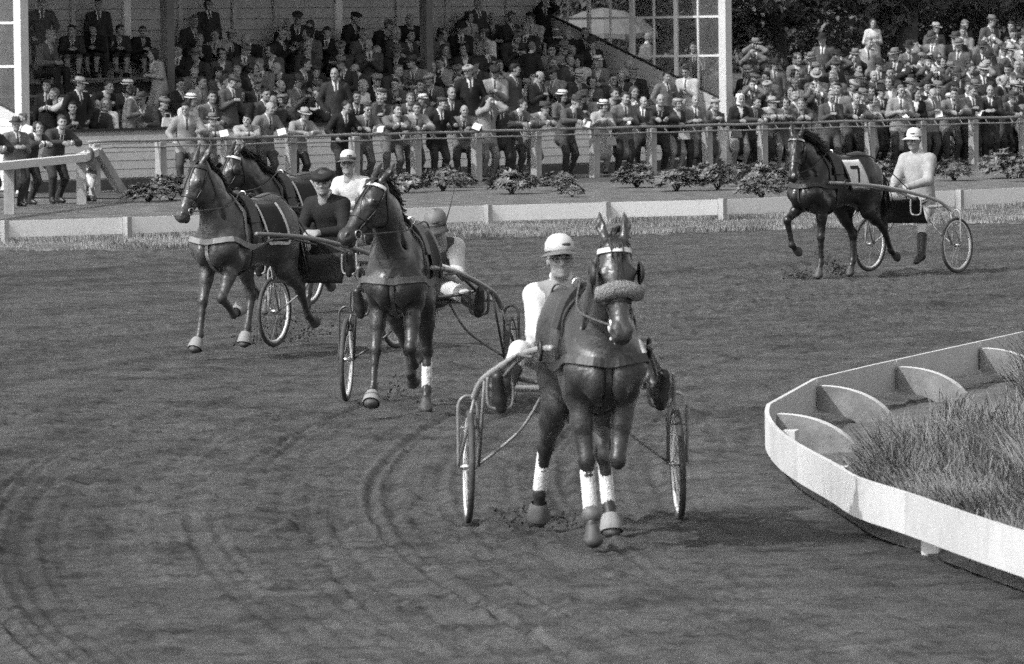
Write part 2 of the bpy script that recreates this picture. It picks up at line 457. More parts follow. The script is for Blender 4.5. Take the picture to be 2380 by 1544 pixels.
def horse(label, loc, heading, pose, coat, vox=0.014, hoofmat=None):
    """x forward, y left; origin on the ground under the middle of the body"""
    H = thing('horse', label, 'horse', loc, heading)
    S0 = Sdf(vox); YS = pose.get('slim', 0.83)
    class Slim:           # the trunk and legs of a lean trotter
        def cap(self, a, ra, b, rb, tagi=0, k=0.03, sc=(1, 1, 1)):
            S0.cap((a[0], a[1] * YS, a[2]), ra, (b[0], b[1] * YS, b[2]), rb, tagi, k, sc)
        def ell(self, c, r, tagi=0, k=0.03, rot=None, sub=False):
            S0.ell((c[0], c[1] * YS, c[2]), (r[0], r[1] * (YS if r[1] > 0.07 else 1), r[2]), tagi, k, rot, sub)
    S = Slim()
    BODY, HOOF, NOSE, LEGD = 0, 1, 2, 3
    # trunk
    S.ell((-0.06, 0, 1.17), (0.60, 0.265, 0.30), BODY, 0.05)
    S.ell((0.28, 0, 1.13), (0.42, 0.24, 0.335), BODY, 0.08)
    S.cap((0.44, 0, 1.43), 0.085, (0.05, 0, 1.42), 0.10, BODY, 0.12)
    S.cap((0.12, 0, 1.36), 0.12, (-0.50, 0, 1.39), 0.15, BODY, 0.12)
    S.ell((-0.50, 0, 1.28), (0.33, 0.25, 0.265), BODY, 0.10)
    S.ell((0.58, 0, 1.13), (0.20, 0.20, 0.27), BODY, 0.08)
    S.ell((-0.45, 0, 1.02), (0.28, 0.17, 0.16), BODY, 0.10)
    for s in (-1, 1):
        S.ell((-0.53, s * 0.135, 1.15), (0.24, 0.14, 0.29), BODY, 0.07)
        S.cap((-0.70, s * 0.11, 1.27), 0.12, (-0.66, s * 0.12, 1.0), 0.12, BODY, 0.08)
        S.ell((0.725, s * 0.088, 1.03), (0.095, 0.088, 0.14), BODY, 0.022)
        S.cap((0.36, s * 0.15, 1.38), 0.075, (0.64, s * 0.155, 1.10), 0.11, BODY, 0.045)
        S.ell((0.42, s * 0.205, 1.10), (0.14, 0.075, 0.19), BODY, 0.03)
        S.cap((0.34, s * 0.17, 1.0), 0.09, (0.30, s * 0.16, 0.92), 0.07, BODY, 0.07)
    legs = {}
    for key, (fore, s) in dict(LF=(1, 1), RF=(1, -1), LH=(0, 1), RH=(0, -1)).items():
        ang = [R(a) for a in pose[key]]; ab = pose.get(key + '_y', 0.0)
        if fore:
            e = Vector((0.46, s * 0.165, 0.93)); L = [0.41, 0.32]
            y = lambda t: e.y + (s * -0.045 * t) + ab * t
            sh = Vector((0.66, s * 0.165, 1.06))
            j0 = e + Vector((math.sin(ang[0]) * 0.06, 0, 0.0))
            kn = j0 + Vector((math.sin(ang[0]) * L[0], 0, -math.cos(ang[0]) * L[0])); kn.y = y(0.6)
            fe = kn + Vector((math.sin(ang[1]) * L[1], 0, -math.cos(ang[1]) * L[1])); fe.y = y(0.95)
            S.cap(sh, 0.105, j0, 0.092, BODY, 0.05)
            S.cap(j0, 0.090, j0.lerp(kn, 0.45), 0.064, BODY, 0.045, (1, .85, 1)); S.cap(j0.lerp(kn, 0.4), 0.064, kn, 0.043, BODY, 0.03)
            # muscle bulge in front of the forearm
            fw = Vector((math.cos(ang[0]), 0, math.sin(ang[0])))
            S.cap(j0 + fw * 0.045, 0.06, j0.lerp(kn, 0.5) + fw * 0.02, 0.045, BODY, 0.04)
            S.ell(kn, (0.050, 0.048, 0.062), LEGD, 0.02)
            S.cap(kn, 0.042, kn.lerp(fe, 0.35), 0.031, LEGD, 0.02); S.cap(kn.lerp(fe, 0.3), 0.031, fe, 0.03, LEGD, 0.015)
            bk = Vector((-math.cos(ang[1]), 0, -math.sin(ang[1])))
            S.cap(kn + bk * 0.03, 0.022, fe + bk * 0.026, 0.02, LEGD, 0.015)
            a3 = ang[2]
        else:
            hip = Vector((-0.50, s * 0.13, 1.22)); L = [0.40, 0.44, 0.33]
            st = hip + Vector((math.sin(ang[0]) * L[0], 0, -math.cos(ang[0]) * L[0])); st.y = s * 0.165
            kn = st + Vector((math.sin(ang[1]) * L[1], 0, -math.cos(ang[1]) * L[1])); kn.y = s * 0.135 + ab * 0.6
            fe = kn + Vector((math.sin(ang[2]) * L[2], 0, -math.cos(ang[2]) * L[2])); fe.y = s * 0.125 + ab
            S.cap(hip, 0.165, st, 0.105, BODY, 0.07, (1, .75, 1))
            S.cap(hip + Vector((-0.16, 0, -0.05)), 0.12, st.lerp(kn, 0.35) + Vector((-0.03, 0, 0)), 0.085, BODY, 0.07, (1, .8, 1))
            S.cap(st, 0.105, st.lerp(kn, 0.5), 0.07, BODY, 0.05, (1, .8, 1)); S.cap(st.lerp(kn, 0.4), 0.072, kn, 0.046, BODY, 0.035)
            up = (st - kn).normalized(); bk = Vector((-math.cos(ang[2]), 0, -math.sin(ang[2])))
            # point of the hock and the tendon above it
            pt = kn + bk * 0.055 + Vector((0, 0, 0.04))
            S.cap(pt, 0.03, kn, 0.045, LEGD, 0.03); S.cap(pt, 0.022, st.lerp(kn, 0.45) + bk * 0.05, 0.03, BODY, 0.03)
            S.ell(kn, (0.06, 0.048, 0.075), LEGD, 0.025)
            S.cap(kn, 0.045, kn.lerp(fe, 0.35), 0.035, LEGD, 0.02); S.cap(kn.lerp(fe, 0.3), 0.035, fe, 0.032, LEGD, 0.015)
            S.cap(kn + bk * 0.035, 0.025, fe + bk * 0.028, 0.02, LEGD, 0.015)
            a3 = ang[3]
        S.ell(fe, (0.042, 0.038, 0.046), LEGD, 0.02)
        d3 = Vector((math.sin(a3), 0, -math.cos(a3)))
        co = fe + d3 * 0.105
        S.cap(fe, 0.034, co, 0.037, LEGD, 0.02)
        dh = Vector((math.sin(a3 - 0.1), 0, -math.cos(a3 - 0.1)))
        S.cap(co, 0.044, co + dh * 0.055, 0.054, HOOF, 0.012); S.ell(co + dh * 0.062, (0.062, 0.057, 0.03), HOOF, 0.02, rot=np.array(Matrix.Rotation(-(a3 - R(45)) if abs(a3) < 1.0 else -a3, 3, 'Y')))
        legs[key] = dict(knee=kn, fet=fe, cor=co, d3=d3, dh=dh, ang=ang)
    # neck and head
    S = S0
    for g_ in legs.values():
        for k_ in ('knee', 'fet', 'cor'): g_[k_] = Vector((g_[k_].x, g_[k_].y * YS, g_[k_].z))
    poll = Vector(pose['poll']); yaw = R(pose['yaw']); pit = R(pose['pitch'])       # pitch: 0 = nose straight down, 90 = nose level
    fwd = Vector((math.cos(yaw), math.sin(yaw), 0)); lat = Vector((-math.sin(yaw), math.cos(yaw), 0))
    tl = R(pose.get('tilt', 0))
    d = fwd * math.sin(pit) - Vector((0, 0, 1)) * math.cos(pit)
    nrm = fwd * math.cos(pit) + Vector((0, 0, 1)) * math.sin(pit)
    lat, nrm = (lat * math.cos(tl) + nrm * math.sin(tl)), (nrm * math.cos(tl) - lat * math.sin(tl))
    def hp(s_, w_, h_): return poll + d * s_ + lat * w_ + nrm * h_
    HM = np.array([list(d), list(lat), list(nrm)]).T
    nb = Vector((0.46, 0, 1.27)); mid = nb.lerp(poll, 0.52) + Vector((0.03, 0, 0.02)); nt = poll + d * 0.10 - nrm * 0.075
    S.cap(nb, 0.26, mid, 0.168, BODY, 0.10, (1, .58, 1)); S.cap(mid, 0.168, nt, 0.112, BODY, 0.07, (1, .66, 1))
    S.cap(Vector((0.38, 0, 1.46)), 0.06, mid.lerp(poll, 0.3) + (mid - nb).normalized().cross(Vector((0, 1, 0))) * -0.10, 0.055, BODY, 0.08)   # crest
    S.cap(Vector((0.62, 0, 1.22)), 0.11, nt.lerp(mid, 0.35) + nrm * -0.02, 0.085, BODY, 0.06)       # windpipe
    for s in (-1, 1): S.ell(nb.lerp(nt, 0.42) + Vector((0.10, s * 0.125, -0.03)), (0.20, 0.018, 0.03), BODY, 0.03, np.array(Matrix.Rotation(-math.atan2(nt.z - nb.z, nt.x - nb.x), 3, 'Y')), sub=True)
    S.ell(hp(0.08, 0, -0.03), (0.125, 0.085, 0.09), BODY, 0.05, HM)
    S.ell(hp(0.19, 0, -0.01), (0.14, 0.088, 0.072), BODY, 0.05, HM)
    S.cap(hp(0.24, 0, -0.015), 0.072, hp(0.50, 0, -0.025), 0.05, BODY, 0.04)
    for s in (-1, 1):
        S.ell(hp(0.205, s * 0.083, 0.005), (0.045, 0.028, 0.032), BODY, 0.03, HM)
        S.ell(hp(0.20, s * 0.045, -0.125), (0.135, 0.038, 0.115), BODY, 0.045, HM)
        S.cap(hp(0.27, s * 0.068, -0.04), 0.02, hp(0.40, s * 0.05, -0.04), 0.014, BODY, 0.03)        # cheek ridge
        S.ell(hp(0.565, s * 0.040, -0.005), (0.048, 0.026, 0.035), BODY, 0.03, HM)
        S.ell(hp(0.585, s * 0.060, 0.004), (0.032, 0.020, 0.021), NOSE, 0.008, HM, sub=True)
        e0 = hp(0.0, s * 0.052, 0.025); et = pose.get('ear', 0.0)
        e1 = e0 - d * (0.10 - 0.05 * et) + lat * (s * 0.024) - nrm * (0.06 * et); e2 = e0 - d * (0.20 - 0.1 * et) + lat * (s * 0.020) - nrm * (0.15 * et)
        S.cap(e0, 0.028, e1, 0.030, BODY, 0.015, (1, 1, 1)); S.cap(e1, 0.030, e2, 0.006, BODY, 0.012)
        S.ell(e1 + nrm * 0.034 + lat * (s * 0.006), (0.055, 0.016, 0.024), NOSE, 0.012, HM, sub=True)
    S.cap(hp(0.24, 0, -0.15), 0.052, hp(0.50, 0, -0.095), 0.032, BODY, 0.04)
    S.ell(hp(0.555, 0, -0.035), (0.07, 0.055, 0.06), BODY, 0.04, HM)
    S.ell(hp(0.60, 0, -0.045), (0.03, 0.045, 0.045), LEGD, 0.03, HM)
    S.ell(hp(0.565, 0, -0.105), (0.045, 0.035, 0.03), LEGD, 0.012, HM)
    S.ell(hp(0.605, 0, -0.083), (0.05, 0.06, 0.008), NOSE, 0.006, HM, sub=True)
    S.solve()
    V, F = S.mesh(); tg, C = S.tags(V, F, {NOSE: -0.004})
    legm = pose.get('legs') or coat
    body = mk('body', V, F, [coat, hoofmat or M_hoof, M_nostril, legm], H, True, tg)
    for s in (-1, 1):
        mb = MB(); q = Vector(S.snap(np.array([list(hp(0.205, s * 0.10, 0.012))]))[0])
        mb.ellipsoid(q - lat * s * 0.012, (0.02, 0.02, 0.02), 0, 12, 8); mb.build('eye', M_eye, H, True)
    # mane, forelock, tail: tapering locks of hair
    rr = random.Random(sum(map(ord, label)))
    mane = MB(); wind = Vector(pose.get('wind', (-0.6, 0.1, 0.25)))
    crest = [(Vector((0.40, 0, 1.50))).lerp(hp(0.0, 0, 0.0), t / 70) for t in range(71)]
    cr = S.snap(np.array([list(c + Vector((-0.12, 0, 0.09)) * math.sin(math.pi * min(1, i / 70 * 0.9 + .05))) for i, c in enumerate(crest)]), 0.0)
    side = pose.get('mane_side', 1)
    for c in cr:
        for _ in range(7):
            L = rr.uniform(0.09, 0.18) * pose.get('mane', 1.0); c0 = Vector(c) + Vector((rr.uniform(-.012, .012), rr.uniform(-.02, .02), -0.01))
            dr = (wind + Vector((rr.uniform(-.35, .35), side * rr.uniform(0.0, 0.5), rr.uniform(-.2, .5)))).normalized()
            p1 = c0 + dr * L * 0.5 + Vector((0, 0, 0.03)); p2 = c0 + dr * L + Vector((0, 0, -0.06 * rr.random()))
            mane.tube([c0, p1, p2], [0.012, 0.011, 0.003], 4)
    mane.build('mane', M_hair, H, True)
    fl = MB()
    for _ in range(18):
        c0 = hp(-0.02, rr.uniform(-.03, .03), 0.03); c1 = hp(0.05, rr.uniform(-.05, .05), 0.085); c2 = hp(rr.uniform(0.1, 0.17), rr.uniform(-.055, .055), 0.07)
        fl.tube([c0, c1, c2], [0.008, 0.006, 0.001], 4)
    fl.build('forelock', M_hair, H, True)
    tail = MB(); t0 = Vector((-0.80, 0, 1.36))
    for _ in range(90):
        a = rr.uniform(-.5, .5); w = Vector((rr.uniform(-.03, .03), rr.uniform(-.03, .03), 0)); k = rr.uniform(0.7, 1.0)
        tail.tube([t0 + w * .6 + Vector((0.06, 0, 0)), t0 + Vector((-0.10, 0, -0.02)) + w, t0 + Vector((-0.20, a * .10, -0.25 * k)) + w * 2, t0 + Vector((-0.22, a * .22, -0.72 * k)) + w * 3], [0.014, 0.014, 0.012, 0.002], 4)
    tail.build('tail', M_hair, H, True)
    # ---------------- bridle
    br = MB(); bm = pose.get('bridle', [M_leather, M_white_strap, M_metal])
    def ringpts(s_, tiltn, n=14, lo=-0.2):
        c = hp(s_, 0, -0.05); out = []
        for i in range(n):
            a = 2 * math.pi * i / n
            out.append(c + lat * math.cos(a) * 0.16 + nrm * math.sin(a) * 0.2 + d * tiltn * math.sin(a))
        return out
    def headring(s_, tiltn, w, mi=0, n=18):
        P = np.array([list(p) for p in ringpts(s_, tiltn, n)]); c = np.array(list(hp(s_, 0, -0.05)))
        # march inwards from outside along the plane to the surface
        Q = []
        for p in P:
            t = 1.0
            for k in range(60):
                q = c + (p - c) * t
                if S.sample(q) < 0.004: break
                t -= 0.016
            Q.append(Vector(q))
        return strap_on(br, S, Q, w, 0.005, 0.006, mi, True, 4)
    headring(0.37, 0.02, 0.026, 0)                                         # noseband
    bb = [hp(0.06, -0.09, -0.02), hp(0.075, -0.07, 0.05), hp(0.08, 0, 0.09), hp(0.075, 0.07, 0.05), hp(0.06, 0.09, -0.02)]
    strap_on(br, S, bb, 0.03, 0.008, 0.008, 1)                              # browband
    bitp = {}
    for s in (-1, 1):
        strap_on(br, S, [hp(0.0, s * 0.02, 0.05), hp(0.02, s * 0.09, -0.01), hp(0.20, s * 0.10, -0.055), hp(0.36, s * 0.085, -0.06), hp(0.49, s * 0.065, -0.07)], 0.02, 0.005, 0.005, 0)
        strap_on(br, S, [hp(0.02, s * 0.08, -0.01), hp(0.10, s * 0.11, -0.09), hp(0.20, s * 0.07, -0.22), hp(0.22, 0, -0.26)], 0.018, 0.005, 0.005, 0)
        strap_on(br, S, [hp(0.05, s * 0.02, 0.07), hp(0.22, s * 0.015, 0.08), hp(0.40, s * 0.055, 0.02)], 0.013, 0.005, 0.004, 0)
        c = Vector(S.snap(np.array([list(hp(0.495, s * 0.075, -0.075))]), 0.01)[0]); bitp[s] = c
        br.tube([c + (d * math.cos(a) + nrm * math.sin(a)) * 0.035 for a in [2 * math.pi * i / 16 for i in range(16)]], 0.006, 6, 2, True)
    br.build('bridle', bm, H)
    if pose.get('blinkers', True):
        for s in (-1, 1):
            mb = MB(); q = Vector(S.snap(np.array([list(hp(0.20, s * 0.11, -0.01))]), 0.012)[0])
            vs = []; n = 12
            for ring_, rr_, out in ((0, 0.0, 0.04), (1, 0.045, 0.036), (2, 0.07, 0.014)):
                for i in range(n):
                    a = 2 * math.pi * i / n
                    vs.append(q + (d * math.cos(a) * 1.0 + nrm * math.sin(a) * 0.85) * rr_ + lat * s * out + nrm * (0.02 if math.sin(a) > 0 else -0.0))
            fs = [(r_ * n + i, r_ * n + (i + 1) % n, (r_ + 1) * n + (i + 1) % n, (r_ + 1) * n + i) for r_ in range(2) for i in range(n)]
            mb.add(vs, fs); o = mb.build('blinker', M_leather, H, True)
            o.modifiers.new('thick', 'SOLIDIFY').thickness = 0.006
    if pose.get('fleece'):
        mb = MB(); P = []
        for i in range(13):
            a = math.pi * (i / 12.0) * 0.94 + 0.09
            P.append(hp(0.345 - 0.02 * math.sin(a), math.cos(a) * 0.118, -0.035 + math.sin(a) * 0.095))
        vs, fs = tube(P, [0.03, 0.042] + [0.05] * 9 + [0.042, 0.03], 14); vs = [v + Vector((rr.uniform(-1, 1), rr.uniform(-1, 1), rr.uniform(-1, 1))) * 0.006 for v in vs]
        mb.add(vs, fs); mb.build('sheepskin_noseband', M_fleece, H, True)
    # ---------------- harness: saddle pad, girth, breast collar
    hz = pose.get('harness', [M_leather, M_leather])
    def around(x, tilt, a0, a1, n):
        c = Vector((x, 0, 1.15)); out = []
        for i in range(n + 1):
            a = a0 + (a1 - a0) * i / n; dirv = Vector((tilt * math.sin(a), math.cos(a), math.sin(a)))
            t = 0.5
            for k in range(70):
                if S.sample(np.array(list(c + dirv * t))) < 0.003: break
                t -= 0.006
            out.append(c + dirv * t)
        return out
    mb = MB(); strap_on(mb, S, around(0.22, 0.0, 0, 2 * math.pi, 24)[:-1], 0.09, 0.008, 0.012, 0, True, 3); mb.build('girth', hz[1], H)
    mb = MB(); strap_on(mb, S, around(0.22, 0.0, R(35), R(145), 16), 0.16, 0.022, 0.03, 0, False, 3)
    for s in (-1, 1):
        c = Vector(S.snap(np.array([[0.22, s * 0.09, 1.56]]), 0.05)[0])
        mb.tube([c + Vector((0, math.cos(a), math.sin(a))) * 0.032 for a in [2 * math.pi * i / 14 for i in range(14)]], 0.006, 6, 1, True)
    mb.build('saddle', [M_leather, M_metal], H)
    mb = MB(); zc = pose.get('collar_z', 1.16)
    cp = [Vector((0.18, 0.33, zc - .02)), Vector((0.45, 0.30, zc - .01)), Vector((0.68, 0.2, zc)), Vector((0.80, 0.08, zc)), Vector((0.82, 0, zc)), Vector((0.80, -0.08, zc)), Vector((0.68, -0.2, zc)), Vector((0.45, -0.30, zc - .01)), Vector((0.18, -0.33, zc - .02))]
    strap_on(mb, S, cp, 0.055, 0.016, 0.010, 0, False, 3)
    mb.build('breast_collar', hz[0], H)
    mb = MB(); strap_on(mb, S, [Vector((0.40, s * a, z)) for s, a, z in ((-1, .26, zc), (-1, .2, 1.4), (-1, .04, 1.52), (1, .04, 1.52), (1, .2, 1.4), (1, .26, zc))], 0.035, 0.008, 0.008, 0, False, 6)
    mb.build('neck_strap', hz[0], H)
    if pose.get('martingale', True):
        mb = MB(); strap_on(mb, S, [Vector((0.80, 0, zc)), Vector((0.78, 0.0, 0.98)), Vector((0.62, 0, 0.84)), Vector((0.40, 0, 0.80))], 0.035, 0.01, 0.008, 0, False, 6); mb.build('martingale', hz[0], H)
    # saddle cloths with the start number
    if pose.get('cloth', True):
        for s in (-1, 1):
            cx = pose.get('cloth_x', -0.12); mb = MB(); nx, nz = 7, 10; A = []
            for j in range(nz + 1):
                for i in range(nx + 1):
                    u = i / nx; t = j / nz
                    A.append([cx + 0.20 - 0.40 * u - 0.14 * t, s * (0.16 + 0.14 * t), 1.47 - 0.40 * t])
            A = np.array(A); Q = S.snap(A, 0.016)
            NN = S.grad(Q)
            vs = [Vector(q) for q in Q]; fs = []
            for j in range(nz):
                for i in range(nx):
                    a = j * (nx + 1) + i; f = (a, a + 1, a + nx + 2, a + nx + 1); fs.append(f if s > 0 else f[::-1])
            mi = [0 if (1 <= i < nx - 1 and 1 <= j < nz - 1) else 0 for j in range(nz) for i in range(nx)]
            mb.add(vs, fs)
            o = mb.build('saddle_cloth', pose.get('cloth_mat', M_cloth_white), H, True); o.modifiers.new('thick', 'SOLIDIFY').thickness = 0.008
            # border and numeral
            def cl(u, t, off=0.024):
                q = np.array([[cx + 0.20 - 0.40 * u - 0.14 * t, s * (0.16 + 0.14 * t), 1.47 - 0.40 * t]]); return Vector(S.snap(q, off)[0])
            nm = MB()
            for a, b_ in pose.get('numeral', [((0.28, 0.25), (0.72, 0.25)), ((0.70, 0.25), (0.45, 0.8))]):
                P = [cl(a[0] + (b_[0] - a[0]) * k / 6, a[1] + (b_[1] - a[1]) * k / 6) for k in range(7)]
                if s < 0: P = [cl(1 - (a[0] + (b_[0] - a[0]) * k / 6), a[1] + (b_[1] - a[1]) * k / 6) for k in range(7)]
                strap_on(nm, S, P, 0.045, 0.022, 0.005, 0, False, 2)
            nm.build('numeral', M_cloth_black, o)
            bd = MB()
            bp_ = [cl(0, t / 6) for t in range(7)] + [cl(u / 5, 1.0) for u in range(1, 6)] + [cl(1, 1 - t / 6) for t in range(1, 7)]
            strap_on(bd, S, bp_, 0.03, 0.022, 0.006, 0, False, 2); bd.build('border', pose.get('border_mat', M_leather), o)
    # ---------------- leg wraps
    for key, kind in pose.get('wraps', {}).items():
        g = legs[key]; kn, fe = g['knee'], g['fet']
        mb = MB(); a = kn.lerp(fe, 0.16); b_ = kn.lerp(fe, 0.95); k = 14; ca = g['ang'][1] if key[1] == 'F' else g['ang'][2]
        bk = Vector((-math.cos(ca), 0, -math.sin(ca)))
        P = [a.lerp(b_, i / k) + bk * 0.016 for i in range(k + 1)]
        mb.tube(P, [0.050 + 0.0015 * (i % 2) for i in range(k + 1)], 14, 0, flat=0.86)
        mb.build('bandage', M_bandage, H, True)
    for key, kind in pose.get('boots', {}).items():
        g = legs[key]; co, dh, fe, d3 = g['cor'], g['dh'], g['fet'], g['d3']
        mb = MB(); P = [co - d3 * 0.045, co - d3 * 0.02, co + dh * 0.02, co + dh * 0.06, co + dh * 0.066]
        mb.tube(P, [0.050, 0.060, 0.068, 0.074, 0.071], 18, 0, cap=False); 
        if kind == 'ribbed':
            mb.tube([co + d3 * 0.0 + (lat_ * 0) for lat_ in [Vector()]] + [co + dh * 0.012], [0.0672, 0.0690], 18, 1, cap=False)
        if kind == 'ankle': mb = MB(); mb.ellipsoid(fe - d3 * 0.0 + Vector((0.005, 0, 0)), (0.062, 0.058, 0.060), 1, 16, 10)
        mb.build('fetlock_boot' if kind == 'ankle' else 'hoof_boot', [M_boot_light if kind != 'dark' else M_boot_rubber, M_boot_rubber], H, True)
    if 'shin' in pose:
        for key in pose['shin']:
            g = legs[key]; kn, fe = g['knee'], g['fet']; ca = g['ang'][1] if key[1] == 'F' else g['ang'][2]
            bk = Vector((-math.cos(ca), 0, -math.sin(ca))); mb = MB(); k = 8
            P = [kn.lerp(fe, 0.15 + 0.95 * i / k) + bk * 0.014 for i in range(k + 1)]
            mb.tube(P, [0.044, 0.05, 0.051, 0.05, 0.05, 0.051, 0.053, 0.056, 0.05], 14, 0, flat=0.85); mb.build('shin_boot', M_boot_rubber, H, True)
    H['_bit'] = 0
    return dict(root=H, sdf=S, bit=bitp, hp=hp, legs=legs, poll=poll)
# ------------------------------------------------------------------ people
M_jacket = objmat("jacket_cloth", 'R'); M_trouser = objmat("trouser_cloth", 'G'); M_shirt = objmat("shirt_cloth", 'B', var=0.06)
M_personhair = objmat("hair", 'A', rough=0.6, var=0.35, scale=60)
M_skin = mat("skin", 0.27, 0.55, 0.12, 9, bump=0.05, bscale=60, spec=0.35)
M_shoe = mat("shoe_leather", 0.02, 0.4, 0.3, 15)
M_facedark = mat("eye_and_lip", 0.05, 0.5, 0.2, 40)
M_tie = mat("tie_cloth", 0.05, 0.8, 0.5, 20)
M_stocking = mat("stocking", 0.22, 0.6, 0.1, 9)
M_sleeve = mat("white_sleeve", 0.50, 0.85, 0.08, 9, bump=0.8, bscale=11)
JK, TR, SH, HA, SK, SO, FD, TI, ST, SL = range(10)
PMATS = [M_jacket, M_trouser, M_shirt, M_personhair, M_skin, M_shoe, M_facedark, M_tie, M_stocking, M_sleeve]

def head_sdf(kind='short', vox=0.009):
    """head in its own frame: x forward, centre between the ears at the origin"""
    S = Sdf(vox, 0.03)
    S.ell((-0.012, 0, 0.028), (0.098, 0.076, 0.096), SK, 0.02)
    S.ell((0.030, 0, -0.035), (0.062, 0.058, 0.088), SK, 0.035)
    S.cap((0.035, -0.025, -0.085), 0.030, (0.035, 0.025, -0.085), 0.030, SK, 0.03)
    S.ell((0.066, 0, -0.098), (0.022, 0.024, 0.018), SK, 0.015)
    S.cap((-0.03, 0, -0.06), 0.054, (-0.035, 0, -0.20), 0.060, SK, 0.03)
    S.cap((0.088, 0, 0.012), 0.010, (0.108, 0, -0.022), 0.013, SK, 0.012); S.ell((0.102, 0, -0.027), (0.014, 0.018, 0.010), SK, 0.008)
    S.cap((0.078, -0.04, 0.026), 0.011, (0.086, -0.010, 0.024), 0.010, SK, 0.012); S.cap((0.078, 0.04, 0.026), 0.011, (0.086, 0.010, 0.024), 0.010, SK, 0.012)
    for s in (-1, 1):
        S.ell((0.083, s * 0.031, 0.006), (0.014, 0.017, 0.011), SK, 0.008, sub=True)
        S.ell((0.070, s * 0.031, 0.007), (0.012, 0.013, 0.009), FD, 0.002)
        S.ell((-0.008, s * 0.078, -0.012), (0.018, 0.010, 0.032), SK, 0.008)
        S.ell((0.058, s * 0.040, -0.030), (0.026, 0.022, 0.022), SK, 0.02)
        S.cap((0.088, s * 0.046, 0.034), 0.005, (0.092, s * 0.016, 0.034), 0.006, HA, 0.003)
    S.cap((0.082, -0.013, -0.060), 0.005, (0.082, 0.013, -0.060), 0.005, FD, 0.004)
    S.cap((0.082, -0.012, -0.071), 0.008, (0.082, 0.012, -0.071), 0.008, SK, 0.006)
    if kind == 'short':
        S.ell((-0.028, 0, 0.045), (0.098, 0.083, 0.092), HA, 0.006); S.ell((0.03, 0.01, 0.098), (0.055, 0.06, 0.028), HA, 0.012)
        S.ell((-0.05, 0, -0.005), (0.062, 0.078, 0.06), HA, 0.01)
    elif kind == 'bald':
        S.ell((-0.055, 0, 0.0), (0.062, 0.084, 0.05), HA, 0.006)
    elif kind == 'curly':
        rr = random.Random(3)
        S.ell((-0.035, 0, 0.03), (0.105, 0.10, 0.11), HA, 0.02)
        for i in range(34):
            a = rr.uniform(0, 6.28); z = rr.uniform(-0.06, 0.12); r = math.sqrt(max(0.0, 1 - ((z - 0.03) / 0.11) ** 2))
            x = -0.035 + 0.10 * r * math.cos(a); y = 0.095 * r * math.sin(a)
            if x > 0.03 and z < 0.06: continue
            S.ell((x, y, z), (0.028, 0.028, 0.028), HA, 0.01)
    elif kind == 'bob':
        S.ell((-0.03, 0, 0.045), (0.103, 0.092, 0.098), HA, 0.01)
        for s in (-1, 1): S.cap((-0.02, s * 0.078, 0.03), 0.035, (-0.03, s * 0.08, -0.10), 0.03, HA, 0.02)
        S.cap((-0.08, 0, 0.0), 0.05, (-0.085, 0, -0.12), 0.045, HA, 0.03)
    if kind == 'glasses':
        S.ell((-0.028, 0, 0.045), (0.098, 0.083, 0.092), HA, 0.006); S.ell((0.03, -0.01, 0.098), (0.055, 0.06, 0.028), HA, 0.012); S.ell((-0.05, 0, -0.005), (0.062, 0.078, 0.06), HA, 0.01)
        for s in (-1, 1): S.ell((0.086, s * 0.033, 0.006), (0.010, 0.024, 0.018), FD, 0.003)
        S.cap((0.095, -0.05, 0.014), 0.006, (0.095, 0.05, 0.014), 0.006, FD, 0.002)
    S.solve(); V, F = S.mesh(); t, C = S.tags(V, F, {FD: 0.0005})
    return V, F, t

HEADS = {}
def get_head(kind, vox=0.009):
    if (kind, vox) not in HEADS: HEADS[(kind, vox)] = head_sdf(kind, vox)
    return HEADS[(kind, vox)]

